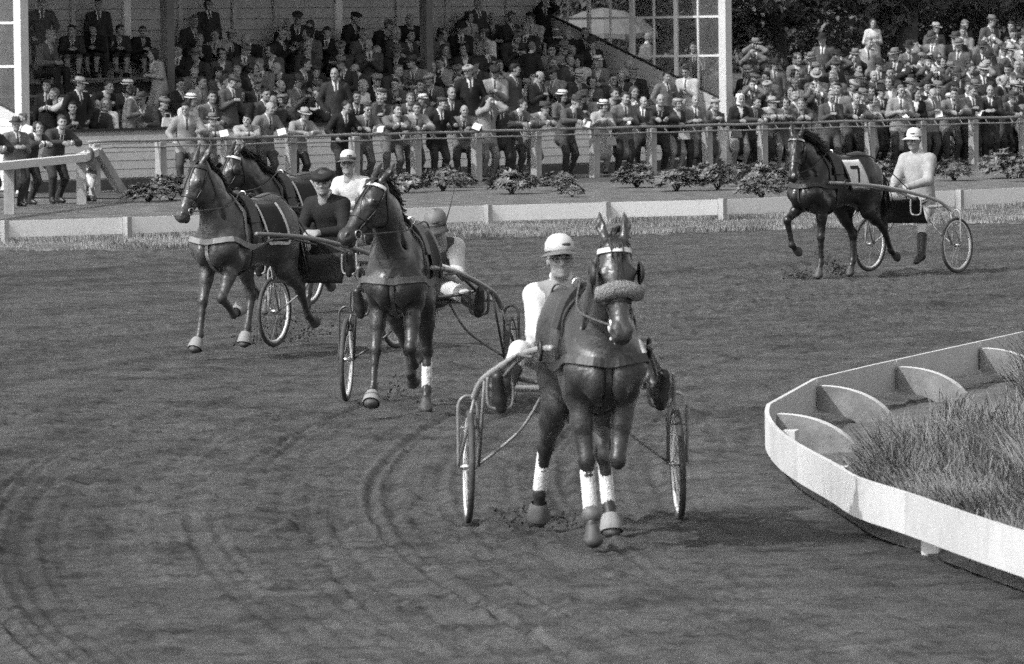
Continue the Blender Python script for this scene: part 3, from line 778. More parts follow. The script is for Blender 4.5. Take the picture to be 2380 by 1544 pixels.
def person_mesh(name, pose, vox=0.018, hvox=0.009, fingers=False, mats=None):
    """x forward, y left, z up. pose gives pelvis, lean, hand and foot targets"""
    g = pose.get; S = Sdf(vox, 0.05)
    P = Vector(g('pelvis', (0, 0, 0.93))); lean = R(g('lean', 4)); side = R(g('side', 0)); tw = R(g('twist', 0)); sz = g('size', 1.0); female = g('female', False); bk_ = g('bulk', 1.0)
    Lt = 0.50 * sz
    up = Vector((math.sin(lean), math.sin(side), math.cos(lean))).normalized()
    curl = R(g('curl', 8)); up2 = Vector((math.sin(lean + curl), math.sin(side), math.cos(lean + curl))).normalized()
    W = P + up * (Lt * 0.42); N = W + up2 * (Lt * 0.62)
    lat = Vector((-math.sin(tw), math.cos(tw), 0)); fw = lat.cross(up2).normalized()
    shw = (0.158 if not female else 0.138) * sz * bk_
    C = W + up2 * (Lt * 0.28)
    Mr = np.array([list(fw), list(fw.cross(up2) * -1), list(up2)]).T
    jk = JK
    S.ell(P + up * 0.02, (0.125 * sz, (0.165 if not female else 0.175) * sz, 0.13 * sz), g('pelvis_tag', TR), 0.05)
    S.cap(P + up * 0.06, 0.125 * sz * bk_, W, 0.118 * sz * bk_, jk, 0.05, (1, 1.2, 1))
    S.ell(C, (0.125 * sz * bk_, 0.168 * sz * bk_, 0.19 * sz), jk, 0.05, Mr)
    if g('belly'): S.ell(W + fw * 0.05, (0.13, 0.15, 0.15), jk, 0.06, Mr)
    if female: S.cap(C + fw * 0.085 + lat * 0.07, 0.055, C + fw * 0.085 - lat * 0.07, 0.055, jk, 0.05)
    shr = {}
    for s in (-1, 1): shr[s] = N - up2 * (0.082 * sz) + lat * (s * shw)
    S.cap(shr[-1], 0.062 * sz, shr[1], 0.062 * sz, jk, 0.06)
    for s in (-1, 1): S.cap(N - up2 * 0.005, 0.045 * sz, shr[s] + up2 * 0.01, 0.055 * sz, jk, 0.05)
    S.cap(N - up2 * 0.02, 0.066 * sz, N + up2 * 0.035, 0.056 * sz, g('neck_tag', SH), 0.02)
    if g('skirt_jacket', True):
        q = P - up * (0.14 * sz) + Vector((0.0, 0, 0)); S.cap(W, 0.120 * sz * bk_, q, 0.150 * sz * (1 + (bk_ - 1) * .7), jk, 0.03, (1, 1.27, 1))
    if g('coat'):      # long coat or skirt down to 'coat' height
        zb = g('coat'); q = Vector((P.x * 0.6 + g('coat_dx', 0.0), P.y, zb)); S.cap(P, 0.135 * sz, q, 0.165 * sz, g('coat_tag', jk), 0.05, (1, 1.25, 1))
    # arms
    for s in (-1, 1):
        h = Vector(g('handL' if s > 0 else 'handR', (0.08, s * 0.27, 0.82))); pole = Vector(g('poleL' if s > 0 else 'poleR', (-0.6, s * 0.6, -0.5)))
        l1, l2 = 0.285 * sz, 0.255 * sz
        el, wr = ik(shr[s], h, l1, l2, pole)
        at = g('arm_tag', jk)
        S.cap(shr[s], 0.066 * sz * bk_, el, 0.056 * sz * bk_, at, 0.035); S.cap(el, 0.056 * sz * bk_, wr, 0.042 * sz, at, 0.02)
        hd = (wr - el).normalized(); hd = Vector(g('handdirL' if s > 0 else 'handdirR', tuple(hd))).normalized()
        pn = Vector(g('palmL' if s > 0 else 'palmR', (0, -s, -0.3))); pn = (pn - hd * pn.dot(hd)).normalized(); sd_ = hd.cross(pn)
        S.cap(wr, 0.027, wr + hd * 0.05, 0.03, SK, 0.015)
        pm = wr + hd * 0.075
        th = 1 if sd_.z > 0 else -1; ts = sd_ * th
        for i in range(4):
            o = ts * (0.030 - 0.02 * i); b0 = pm + o; L_ = (0.040, 0.046, 0.043, 0.034)[i]
            cu = g('grip', 0.5)
            k1 = b0 + (hd * math.cos(cu) + pn * math.sin(cu)) * L_; k2 = k1 + (hd * math.cos(cu * 2.3) + pn * math.sin(cu * 2.3)) * L_ * 0.75
            if fingers:
                S.cap(wr + hd * 0.03 + o * 0.8, 0.014, b0, 0.0125, SK, 0.012); S.cap(b0, 0.0115, k1, 0.0105, SK, 0.004); S.cap(k1, 0.0105, k2, 0.009, SK, 0.003)
            else:
                S.cap(b0 - hd * 0.02, 0.017, k2, 0.014, SK, 0.006)
        t0 = wr + hd * 0.03 + ts * 0.024; t1 = t0 + (hd * 0.7 + ts * 0.6 + pn * 0.3).normalized() * 0.038
        S.cap(t0, 0.015, t1, 0.0125, SK, 0.008); S.cap(t1, 0.0125, t1 + (hd * 0.9 + pn * 0.5).normalized() * 0.028, 0.010, SK, 0.004)
    # legs
    for s in (-1, 1):
        hip = P + lat * (s * 0.095 * sz) - up * 0.03
        f = Vector(g('footL' if s > 0 else 'footR', (0.0, s * 0.11, 0.08))); pole = Vector(g('kneeL' if s > 0 else 'kneeR', (1, s * 0.25, 0.1)))
        l1, l2 = 0.44 * sz, 0.43 * sz
        kn, an = ik(hip, f, l1, l2, pole)
        lt = g('leg_tag', TR); st = g('shin_tag', lt)
        lb_ = g('legbulk', 1.0)
        S.cap(hip, 0.092 * sz * lb_, kn, 0.068 * sz * lb_, lt, 0.04); S.cap(kn, 0.066 * sz * lb_, an + (kn - an) * 0.12, 0.052 * sz * lb_ if st == lt and lt == TR else 0.042 * sz, st, 0.015)
        if g('boots'):
            S.cap(kn.lerp(an, 0.40), 0.064 * sz, an, 0.050 * sz, SO, 0.01)
        fd = Vector(g('toeL' if s > 0 else 'toeR', (1, s * 0.3, 0))).normalized()
        heel = an - fd * 0.05; dn = Vector(g('soleL' if s > 0 else 'soleR', (0, 0, -1)))
        S.cap(an, 0.042, an + dn * 0.03, 0.045, SO, 0.02)
        S.cap(an - fd * 0.045 + dn * 0.04, 0.038, an + fd * 0.15 + dn * 0.045, 0.036, SO, 0.02); S.cap(an, 0.045, an + fd * 0.09 + dn * 0.02, 0.042, SO, 0.02)
    S.solve(); V, F = S.mesh(); t, Cn = S.tags(V, F)
    rp = Cn - np.array(list(P)); ru = rp @ np.array(list(up)); rf = rp @ np.array([math.cos(lean), 0, -math.sin(lean)])
    if g('skirt_jacket', True):
        t[(t == JK) & (ru < -0.165 * sz)] = g('leg_tag', TR) if not g('coat') else JK
        t[(t == TR) & (ru > -0.165 * sz) & (np.abs(rf) < 0.19)] = JK
    # shirt front, tie and lapels on the chest
    if g('vee', True):
        rel = Cn - np.array(list(C)); x = rel @ np.array(list(fw)); y = rel @ np.array(list(lat)); z = rel @ np.array(list(up2))
        zz = np.clip((z + 0.10) / 0.33, 0, 1)
        m = (t == JK) & (x > 0.045) & (z > -0.10) & (np.abs(y) < 0.072 * zz)
        t[m] = SH
        if g('tie', True): t[m & (np.abs(y) < 0.017 + 0.006 * (1 - zz))] = TI
    # head
    hk = g('head', 'short'); hV, hF, hT = get_head(hk, hvox)
    hy = R(g('hyaw', 0)); hpit = R(g('hpitch', 5)); hroll = R(g('hroll', 0)); hc = N + up2 * 0.10 * sz + Vector((math.cos(hy) * 0.05, math.sin(hy) * 0.05, 0.055)) * sz
    Rm = Euler((hroll, hpit, hy)).to_matrix(); A = np.array(Rm)
    hs = 1.0 * (0.97 if sz > 0.85 else 0.9)
    hV2 = (hV * hs) @ A.T + np.array(list(hc))
    n = len(V); V = np.concatenate([V, hV2]); F = np.concatenate([F, hF + n]); t = np.concatenate([t, hT])
    me = mesh_data(name, V, F, mats or PMATS, True, t)
    HT = Matrix.Translation(hc) @ Rm.to_4x4() @ Matrix.Scale(hs, 4)
    return dict(me=me, headM=HT, N=N)

# hats and other headwear, in the head's frame
def lathe(mb, prof, n=20, sx=1.0, sy=1.0, mi=0, fx=None):
    vs = []
    for (r, z) in prof:
        for i in range(n):
            a = 2 * math.pi * i / n; x = r * math.cos(a) * sx; y = r * math.sin(a) * sy; zz = z
            if fx: x, y, zz = fx(x, y, zz, a)
            vs.append((x, y, zz))
    fs = [(j * n + i, j * n + (i + 1) % n, (j + 1) * n + (i + 1) % n, (j + 1) * n + i) for j in range(len(prof) - 1) for i in range(n)]
    mb.add(vs, fs, mi)

M_hat = objmat("felt_hat", 'R', rough=0.9); M_hatband = mat("hat_band", 0.02, 0.7, 0.2, 20)
def hat_meshes():
    out = {}
    mb = MB()     # felt hat with a dented crown
    lathe(mb, [(0.165, 0.045), (0.155, 0.048), (0.10, 0.058), (0.102, 0.085)], 24, 1.1, 0.88, 0, lambda x, y, z, a: (x - 0.01, y, z - (0.02 * math.cos(a) if z < 0.05 else 0) + (0.018 * abs(math.sin(a)) if z < 0.05 else 0)))
    lathe(mb, [(0.1025, 0.060), (0.1035, 0.085)], 24, 1.1, 0.88, 1, lambda x, y, z, a: (x - 0.01, y, z))
    lathe(mb, [(0.101, 0.085), (0.093, 0.14), (0.075, 0.165), (0.03, 0.148), (0.0, 0.145)], 24, 1.1, 0.88, 0, lambda x, y, z, a: (x - 0.01, y * (0.85 if (z > 0.13 and x > 0) else 1), z - (0.02 * max(0, math.cos(a)) if z > 0.13 else 0)))
    out['felt_hat'] = mesh_data('felt_hat', mb.v, mb.f, [M_hat, M_hatband], True, mb.m)
    mb = MB()     # flat cap
    lathe(mb, [(0.098, 0.045), (0.125, 0.070), (0.118, 0.10), (0.07, 0.125), (0.0, 0.128)], 20, 1.08, 0.92, 0, lambda x, y, z, a: (x - 0.005 + (0.02 if z > 0.06 else 0), y, z - 0.02 * math.cos(a)))
    mb.add([(0.07 + 0.075 * math.cos(a) * k, 0.085 * math.sin(a) * (0.8 + .2 * k), 0.045 - 0.014 * k) for k in (0.2, 1.0) for a in [(-1 + 2 * i / 8) * 1.3 for i in range(9)]], [(i, i + 1, i + 10, i + 9) for i in range(8)], 0)
    out['flat_cap'] = mesh_data('flat_cap', mb.v, mb.f, [M_hat], True, mb.m)
    mb = MB()     # beret / small round hat
    lathe(mb, [(0.09, 0.055), (0.115, 0.075), (0.12, 0.095), (0.085, 0.125), (0.0, 0.135)], 18, 1.05, 0.92, 0, lambda x, y, z, a: (x - 0.015, y, z))
    out['round_hat'] = mesh_data('round_hat', mb.v, mb.f, [M_hat], True, mb.m)
    mb = MB()     # headscarf
    lathe(mb, [(0.105, -0.10), (0.108, -0.03), (0.106, 0.05), (0.09, 0.105), (0.05, 0.135), (0.0, 0.14)], 24, 1.06, 0.93, 0, lambda x, y, z, a: (min(x - 0.03, 0.045 + 0.2 * max(0, z - 0.06)), y, z))
    mb.tube([(-0.06, 0, -0.06), (-0.11, 0, -0.12), (-0.13, 0, -0.19)], [0.07, 0.06, 0.006], 10, 0)
    mb.tube([(0.05, -0.07, -0.07), (0.07, 0, -0.125), (0.05, 0.07, -0.07)], 0.014, 6, 0)
    out['headscarf'] = mesh_data('headscarf', mb.v, mb.f, [M_hat], True, mb.m)
    mb = MB()     # woman's brimmed white hat
    lathe(mb, [(0.135, 0.055), (0.105, 0.062), (0.104, 0.10), (0.085, 0.135), (0.0, 0.145)], 22, 1.05, 0.95, 0, lambda x, y, z, a: (x - 0.015, y, z + (0.01 * math.cos(2 * a) if z < 0.06 else 0)))
    lathe(mb, [(0.107, 0.068), (0.107, 0.09)], 22, 1.05, 0.95, 1, lambda x, y, z, a: (x - 0.015, y, z))
    out['brimmed_hat'] = mesh_data('brimmed_hat', mb.v, mb.f, [M_hat, M_hatband], True, mb.m)
    return out
HATS = hat_meshes()
# ------------------------------------------------------------------ racing sulkies and their drivers
M_tube_light = mat("pale_painted_tube", 0.27, 0.35, 0.12, 12, spec=0.6, dirt=0.35, dirt_v=0.12, dscale=8)
M_tube_grey = mat("grey_painted_tube", 0.16, 0.35, 0.15, 12, spec=0.6, dirt=0.4, dirt_v=0.06, dscale=8)
M_tube_dark = mat("dark_painted_tube", 0.05, 0.35, 0.2, 12, spec=0.6)
M_tyre = mat("tyre_rubber", 0.045, 0.75, 0.25, 20, dirt=0.7, dirt_v=0.12, dscale=6)
M_rim = mat("rim_white", 0.62, 0.4, 0.1, 10, dirt=0.5, dirt_v=0.2, dscale=14)
M_seat = mat("seat_leather", 0.03, 0.5, 0.2, 15)

def wheel(parent, y, mrim, out):
    r = 0.335
    W = bpy.data.objects.new('wheel', None); COL.objects.link(W); W.parent = parent; W.location = (0, y, r + 0.017)
    W.rotation_euler = (R(1.5) * out, 0, 0)
    def circ(rad, n=48, yy=0.0): return [(rad * math.cos(2 * math.pi * i / n), yy, rad * math.sin(2 * math.pi * i / n)) for i in range(n)]
    mb = MB(); mb.tube(circ(r), 0.021, 10, 0, True); mb.build('tyre', M_tyre, W, True)
    mb = MB(); mb.tube(circ(r - 0.030), 0.016, 8, 0, True, flat=1.0)
    mb.build('rim', mrim, W, True)
    mb = MB()
    for i in range(32):
        a = 2 * math.pi * i / 32; s = 1 if i % 2 else -1; a2 = a + (0.9 if (i // 2) % 2 else -0.9)
        mb.tube([(0.022 * math.cos(a2), s * 0.03, 0.022 * math.sin(a2)), ((r - 0.03) * math.cos(a), 0, (r - 0.03) * math.sin(a))], 0.0016, 4)
    mb.build('spokes', M_metal, W)
    mb = MB(); mb.tube([(0, -0.055, 0), (0, -0.04, 0), (0, -0.035, 0), (0, 0.035, 0), (0, 0.04, 0), (0, 0.055, 0)], [0.012, 0.012, 0.022, 0.022, 0.012, 0.012], 10)
    mb.build('hub', M_metal, W, True)
    return W

def sulky(label, loc, heading, mt, pose):
    """x forward, origin on the ground under the axle; shafts reach forward to the horse"""
    U = thing('sulky', label, 'sulky', loc, heading)
    hw = pose.get('hw', 0.67); zs = pose.get('zs', 1.17); mt2 = pose.get('mt2', mt)
    for s in (-1, 1): wheel(U, s * hw, pose.get('rim', M_rim), s)
    for s in (-1, 1):
        mb = MB()   # shaft: along the horse, then out and down over the wheel
        P = spline([(2.25, s * 0.30, zs + 0.03), (1.75, s * 0.335, zs), (1.15, s * 0.40, zs - 0.06), (0.55, s * 0.50, zs - 0.17), (0.22, s * 0.585, zs - 0.27), (0.08, s * 0.625, zs - 0.38)], 8)
        mb.tube(P, [0.020] * 10 + [0.023] * (len(P) - 10), 10); mb.build('shaft', mt, U, True)
        mb = MB(); P2 = spline([(1.35, s * 0.37, zs - 0.03), (0.95, s * 0.42, zs - 0.12), (0.62, s * 0.47, zs - 0.22)], 6)
        mb.tube(P2, 0.014, 8); mb.build('shaft_stay', mt2, U, True)
        # wheel fork: hoop over the wheel, both ends on the axle
        mb = MB(); f = 0.062
        P = spline([(0, s * hw - f, 0.35), (0, s * hw - f, 0.62), (0.0, s * hw - f * .9, 0.755), (0, s * hw, 0.80), (0, s * hw + f * .9, 0.755), (0, s * hw + f, 0.62), (0, s * hw + f, 0.35)], 6)
        mb.tube(P, 0.0115, 8); mb.build('fork', mt2, U, True)
        mb = MB()
        mb.tube([(0.10, s * 0.62, zs - 0.36), (0.0, s * (hw + f), 0.36)], 0.011, 8); mb.tube([(0.30, s * 0.57, zs - 0.24), (0.02, s * (hw - f), 0.36)], 0.011, 8)
        mb.tube([(0.0, s * (hw - f), 0.60), (0.0, s * (hw + f), 0.60)], 0.007, 6)
        mb.build('fork_brace', mt2, U, True)
        mb = MB()   # foot rest hanging from the shaft
        c = Vector((0.66, s * 0.50, zs - 0.24)); P = spline([c + Vector((0, -0.075, 0.02)), c + Vector((0, -0.08, -0.10)), c + Vector((0, -0.055, -0.17)), c + Vector((0, 0.055, -0.17)), c + Vector((0, 0.08, -0.10)), c + Vector((0, 0.075, 0.03))], 6)
        mb.tube(P, 0.011, 8); mb.build('foot_rest', mt2, U, True)
    mb = MB(); P = spline([(0.16, 0.60, zs - 0.31), (0.0, 0.30, zs - 0.33), (-0.04, 0, zs - 0.335), (0.0, -0.30, zs - 0.33), (0.16, -0.60, zs - 0.31)], 8); mb.tube(P, 0.021, 10); mb.build('seat_arch', mt, U, True)
    mb = MB(); P = spline([(0.42, 0.53, zs - 0.21), (0.40, 0.25, zs - 0.27), (0.40, 0, zs - 0.28), (0.40, -0.25, zs - 0.27), (0.42, -0.53, zs - 0.21)], 8); mb.tube(P, 0.014, 8); mb.build('cross_stay', mt2, U, True)
    for s in (-1, 1):
        mb = MB(); mb.tube(spline([(0.02, s * 0.17, zs - 0.33), (0.0, s * 0.33, 0.58), (0, s * (hw - 0.07), 0.37)], 5), 0.010, 8); mb.build('axle_stay', mt2, U, True)
    # padded seat
    mb = MB(); zt = zs - 0.28
    mb.ellipsoid((-0.03, 0, zt), (0.20, 0.21, 0.045), 0, 18, 8)
    mb.tube(spline([(0.10, 0.20, zt), (-0.12, 0.20, zt + 0.05), (-0.22, 0.12, zt + 0.09), (-0.24, 0, zt + 0.10), (-0.22, -0.12, zt + 0.09), (-0.12, -0.20, zt + 0.05), (0.10, -0.20, zt)], 5), 0.012, 8, 1)
    mb.build('seat', [M_seat, mt2], U, True)
    if pose.get('apron'):      # dark dirt-guard hung below the shafts in front of the driver
        mb = MB(); n = 10; vs = []; ap = pose['apron']
        for j in range(7):
            for i in range(n + 1):
                t = i / n; y = (-0.44 + 0.88 * t); w = j / 6
                vs.append((0.52 + ap[0] * w + 0.02 * math.sin(9 * t + j), y * (1 - 0.12 * w), zs - 0.19 - ap[1] * w - 0.05 * math.sin(math.pi * t) * (1 - w)))
        fs = [(j * (n + 1) + i, j * (n + 1) + i + 1, (j + 1) * (n + 1) + i + 1, (j + 1) * (n + 1) + i) for j in range(6) for i in range(n)]
        mb.add(vs, fs); o = mb.build('dirt_guard', M_cloth_black, U, True); o.modifiers.new('thick', 'SOLIDIFY').thickness = 0.012
    return U

def racing_cap(parent, HM, v, band, visor_v):
    mb = MB()
    lathe(mb, [(0.108, 0.030), (0.112, 0.055), (0.108, 0.09), (0.085, 0.13), (0.045, 0.152), (0.0, 0.158)], 26, 1.08, 0.92, 0, lambda x, y, z, a: (x - 0.008, y, z))
    lathe(mb, [(0.1105, 0.026), (0.1125, 0.032), (0.1145, 0.050), (0.1125, 0.056)], 26, 1.08, 0.92, 1, lambda x, y, z, a: (x - 0.008, y, z))
    ang = [(-1 + 2 * i / 12) * 1.15 for i in range(13)]
    vs = [((0.112 + ext) * math.cos(a) * 1.05 - 0.005, (0.114 + ext * 0.75) * math.sin(a) * 0.92, 0.030 - ext * 0.42 - 0.012 * abs(a)) for ext in (0.0, 0.045, 0.085) for a in ang]
    fs = [(j * 13 + i, j * 13 + i + 1, (j + 1) * 13 + i + 1, (j + 1) * 13 + i) for j in range(2) for i in range(12)]
    mb.add(vs, fs, 2)
    ms = [mat('racing_cap_cloth', v, 0.6, 0.08, 14), mat('racing_cap_band', band, 0.6, 0.1, 14), mat('racing_cap_visor', visor_v, 0.5, 0.1, 14)]
    o = mb.build('racing_cap', ms, parent, True); o.matrix_local = HM @ Matrix.Translation((-0.012, 0, 0.026)) @ Matrix.Rotation(R(-7), 4, 'Y') @ Matrix.Scale(0.93, 4)
    o.modifiers.new('thick', 'SOLIDIFY').thickness = 0.004
    return o

def goggles(parent, HM, v=0.03):
    mb = MB()
    for s in (-1, 1):
        c = Vector((0.098, s * 0.034, 0.006))
        mb.tube([c + Vector((-0.012 * abs(math.cos(a)), math.cos(a) * 0.025, math.sin(a) * 0.019)) for a in [2 * math.pi * i / 16 for i in range(16)]], 0.0024, 6, 0, True)
        mb.tube([(0.09, s * 0.058, 0.012), (0.04, s * 0.082, 0.012), (-0.01, s * 0.088, 0.008)], 0.0022, 5, 0)
    mb.tube([(0.104, -0.012, 0.008), (0.107, 0, 0.010), (0.104, 0.012, 0.008)], 0.0035, 6, 0)
    o = mb.build('spectacles', mat('spectacle_frame', 0.07, 0.35, 0.1, 10), parent, True); o.matrix_local = HM
    return o

def driver(label, loc, heading, color, pose, cap=None, spect=False, voxel=0.0105):
    D = tag(bpy.data.objects.new('person', None), label, 'person'); COL.objects.link(D); D.location = loc; D.rotation_euler = (0, 0, heading)
    zs = pose.get('zs', 1.17); base = dict(pelvis=(0.0, 0, zs - 0.165), lean=8, curl=14, handL=(0.46, 0.10, zs - 0.02), handR=(0.46, -0.10, zs - 0.02), poleL=(-0.4, 0.8, -0.6), poleR=(-0.4, -0.8, -0.6),
        handdirL=(0.95, -0.15, 0.05), handdirR=(0.95, 0.15, 0.05), palmL=(0, -0.6, -0.8), palmR=(0, 0.6, -0.8), grip=1.05,
        footL=(0.62, 0.50, zs - 0.36), footR=(0.62, -0.50, zs - 0.36), kneeL=(0.2, 0.35, 1), kneeR=(0.2, -0.35, 1), toeL=(0.15, 0.12, 1), toeR=(0.15, -0.12, 1), soleL=(1, 0, -0.15), soleR=(1, 0, -0.15),
        boots=True, vee=False, skirt_jacket=True, size=1.0, hyaw=0, hpitch=8)
    base.update(pose)
    r = person_mesh('person_body', base, voxel, 0.0065, True, pose.get('mats'))
    b = link('body', r['me'], D); b.color = color
    HM = r['headM']
    if cap == 'soft':
        q = link('peaked_cap', HATS['flat_cap'], D); q.matrix_local = HM @ Matrix.Translation((-0.01, 0, -0.005)) @ Matrix.Scale(1.04, 4); q.color = (0.022, 0.022, 0.022, 1)
    elif cap: racing_cap(D, HM, *cap)
    if spect: goggles(D, HM)
    if pose.get('collar'):
        mb = MB(); N = r['N']; mb.tube([N + Vector((math.cos(a) * 0.054 + 0.012, math.sin(a) * 0.056, 0.046 - 0.020 * math.cos(a))) for a in [2 * math.pi * i / 20 for i in range(20)]], 0.019, 8, 0, True)
        mb.build('collar', M_cloth_white, D, True)
    return D, r, base
# ------------------------------------------------------------------ the setting
def project(p):
    q = CAM_M.inverted() @ Vector(p)
    return 1190 + FPX * q.x / -q.z, 772 - FPX * q.y / -q.z

CURVE_R = 68.0
def qcoord(x, y):
    return x - (y - 44.5) ** 2 / (2 * CURVE_R)
RUTS = [(random.uniform(-9, 1.4), random.uniform(0.018, 0.05), random.uniform(0.006, 0.018), random.uniform(-0.25, 0.25), random.randint(0, 99)) for _ in range(60)]
for q0 in (-0.95, -1.95, -3.30, -3.52, 0.2, -2.35, -0.55, -4.6, -5.9):
    for k in range(4): RUTS.append((q0 + 0.085 * k + random.uniform(-.02, .02), 0.03 + 0.01 * (k % 2), (0.034, 0.022, 0.018, 0.012)[k], 0.0, 100 + int(q0 * 10) + k))

def track_height(x, y):
    q = qcoord(x, y)
    z = 0.022 * fbm(x * 0.9, y * 0.55, 3, 1) + 0.042 * fbm(x * 3.4, y * 3.4, 4, 21, 0.62) + 0.010 * fbm(q * 9.0, y * 0.25, 2, 28)
    loose = np.clip((fbm(x * 0.35, y * 0.12, 3, 40) + 0.12) * 4, 0, 1)
    cl = fbm(x * 7.0, y * 5.0, 3, 71, 0.6)
    z = z + 0.12 * np.maximum(cl, 0) * (0.35 + 0.65 * loose)
    clod = vnoise(x * 4.2, y * 3.1, 77); z = z + 0.16 * np.maximum(clod - 0.80, 0) * loose
    for q0, w, dp, dr, sd in RUTS:
        c = q0 + dr * (y - 44.5) * 0.1 + 0.12 * (vnoise(y * 0.12 + sd, y * 0 + sd, 5) - 0.5)
        t = (q - c) / w
        m = np.clip(vnoise(y * 0.18 + 7 * sd, y * 0 + 3.0, 9) * 1.7 - 0.3, 0, 1)
        z = z - 0.62 * dp * m * np.exp(-t * t) + 0.30 * dp * m * np.exp(-((np.abs(t) - 1.9) ** 2) * 2.5)
    return z - 0.012

# ground sheet to the horizon
M_ground = mat("rough_pasture", 0.075, 0.95, 0.3, 0.8, bump=0.6, bscale=3)
mb = MB(); mb.add([(-3000, -600, -0.10), (3000, -600, -0.10), (3000, 4500, -0.10), (-3000, 4500, -0.10)], [(0, 1, 2, 3)])
tag(mb.build('ground', M_ground), 'rough pasture stretching away behind the racecourse', None, kind='structure')

# race track: loose dark earth, really uneven, finer near the camera
def soil_mat():
    m = bpy.data.materials.new("track_soil"); m.use_nodes = True
    N = m.node_tree.nodes; L = m.node_tree.links; b = N['Principled BSDF']
    b.inputs['Roughness'].default_value = 0.95; b.inputs['Specular IOR Level'].default_value = 0.15
    at = N.new('ShaderNodeAttribute'); at.attribute_name = 'damp'
    tc = N.new('ShaderNodeTexCoord')
    nz = N.new('ShaderNodeTexNoise'); nz.inputs['Scale'].default_value = 26; nz.inputs['Detail'].default_value = 6; nz.inputs['Roughness'].default_value = 0.7
    L.new(tc.outputs['Object'], nz.inputs['Vector'])
    n2 = N.new('ShaderNodeTexNoise'); n2.inputs['Scale'].default_value = 1.3; n2.inputs['Detail'].default_value = 8; n2.inputs['Roughness'].default_value = 0.62
    L.new(tc.outputs['Object'], n2.inputs['Vector'])
    mr = N.new('ShaderNodeMapRange'); mr.inputs[1].default_value = 0.25; mr.inputs[2].default_value = 0.75; mr.inputs[3].default_value = 0.72; mr.inputs[4].default_value = 1.28
    L.new(nz.outputs[0], mr.inputs[0])
    m2 = N.new('ShaderNodeMapRange'); m2.inputs[1].default_value = 0.35; m2.inputs[2].default_value = 0.62; m2.inputs[3].default_value = 0.70; m2.inputs[4].default_value = 1.12
    L.new(n2.outputs[0], m2.inputs[0])
    a1 = N.new('ShaderNodeMath'); a1.operation = 'MULTIPLY'; L.new(mr.outputs[0], a1.inputs[0]); L.new(m2.outputs[0], a1.inputs[1])
    n5 = N.new('ShaderNodeTexNoise'); n5.inputs['Scale'].default_value = 4.2; n5.inputs['Detail'].default_value = 5; n5.inputs['Roughness'].default_value = 0.65; L.new(tc.outputs['Object'], n5.inputs['Vector'])
    m5 = N.new('ShaderNodeMapRange'); m5.inputs[1].default_value = 0.50; m5.inputs[2].default_value = 0.66; m5.inputs[3].default_value = 1.08; m5.inputs[4].default_value = 0.50; L.new(n5.outputs[0], m5.inputs[0])
    a5 = N.new('ShaderNodeMath'); a5.operation = 'MULTIPLY'; L.new(a1.outputs[0], a5.inputs[0]); L.new(m5.outputs[0], a5.inputs[1])
    a2 = N.new('ShaderNodeMath'); a2.operation = 'MULTIPLY'; L.new(a5.outputs[0], a2.inputs[0]); L.new(at.outputs['Fac'], a2.inputs[1])
    L.new(a2.outputs[0], b.inputs['Base Color'])
    n3 = N.new('ShaderNodeTexNoise'); n3.inputs['Scale'].default_value = 34; n3.inputs['Detail'].default_value = 6; n3.inputs['Roughness'].default_value = 0.7
    L.new(tc.outputs['Object'], n3.inputs['Vector'])
    bp = N.new('ShaderNodeBump'); bp.inputs['Strength'].default_value = 0.9; bp.inputs['Distance'].default_value = 0.03
    L.new(n3.outputs[0], bp.inputs['Height']); L.new(bp.outputs[0], b.inputs['Normal'])
    return m
M_soil = soil_mat()
SOIL_V = 0.080
nr, nc = 620, 640
inv = np.linspace(1 / 22.0, 1 / 128.0, nr); ys = 1 / inv
ts = np.linspace(-0.105, 0.105, nc)
Y = np.repeat(ys[:, None], nc, 1); X = ts[None, :] * Y
Y = Y + 0; Z = track_height(X, Y)
V = np.stack([X, Y, Z], -1).reshape(-1, 3)
I = np.arange(nr * nc).reshape(nr, nc)
F = np.stack([I[:-1, :-1], I[:-1, 1:], I[1:, 1:], I[1:, :-1]], -1).reshape(-1, 4)
track = mk('track', V, F, M_soil, None, True); tag(track, 'dark loose earth of the trotting track rutted by wheels', None, kind='structure')
Q = qcoord(X, Y)
damp = 1.0 - 0.34 * np.clip((fbm(Q * 0.55 + 5, Y * 0.05, 4, 300, 0.6) - 0.03) * 5.0, 0, 1) - 0.10 * np.clip(fbm(Q * 7.0, Y * 0.12, 2, 310) * 4, -1, 1)
damp = damp * (1.0 - 0.30 * np.clip((fbm(X * 1.6, Y * 1.5, 3, 330, 0.6) - 0.10) * 7, 0, 1))
pale_strip = np.clip((Q - 0.55) * 1.6, 0, 1) * np.clip((46.5 - Y) * 0.6, 0, 1) * np.clip((Y - 40.2) * 1.0, 0, 1)   # lighter strip beside the inner rail
damp = damp * (1 - pale_strip) + pale_strip * 1.12
damp = damp * (1 + 0.12 * np.clip((40 - Y) / 12, 0, 1))
at = track.data.attributes.new('damp', 'FLOAT', 'POINT'); at.data.foreach_set('value', (SOIL_V * damp).astype(np.float32).ravel())

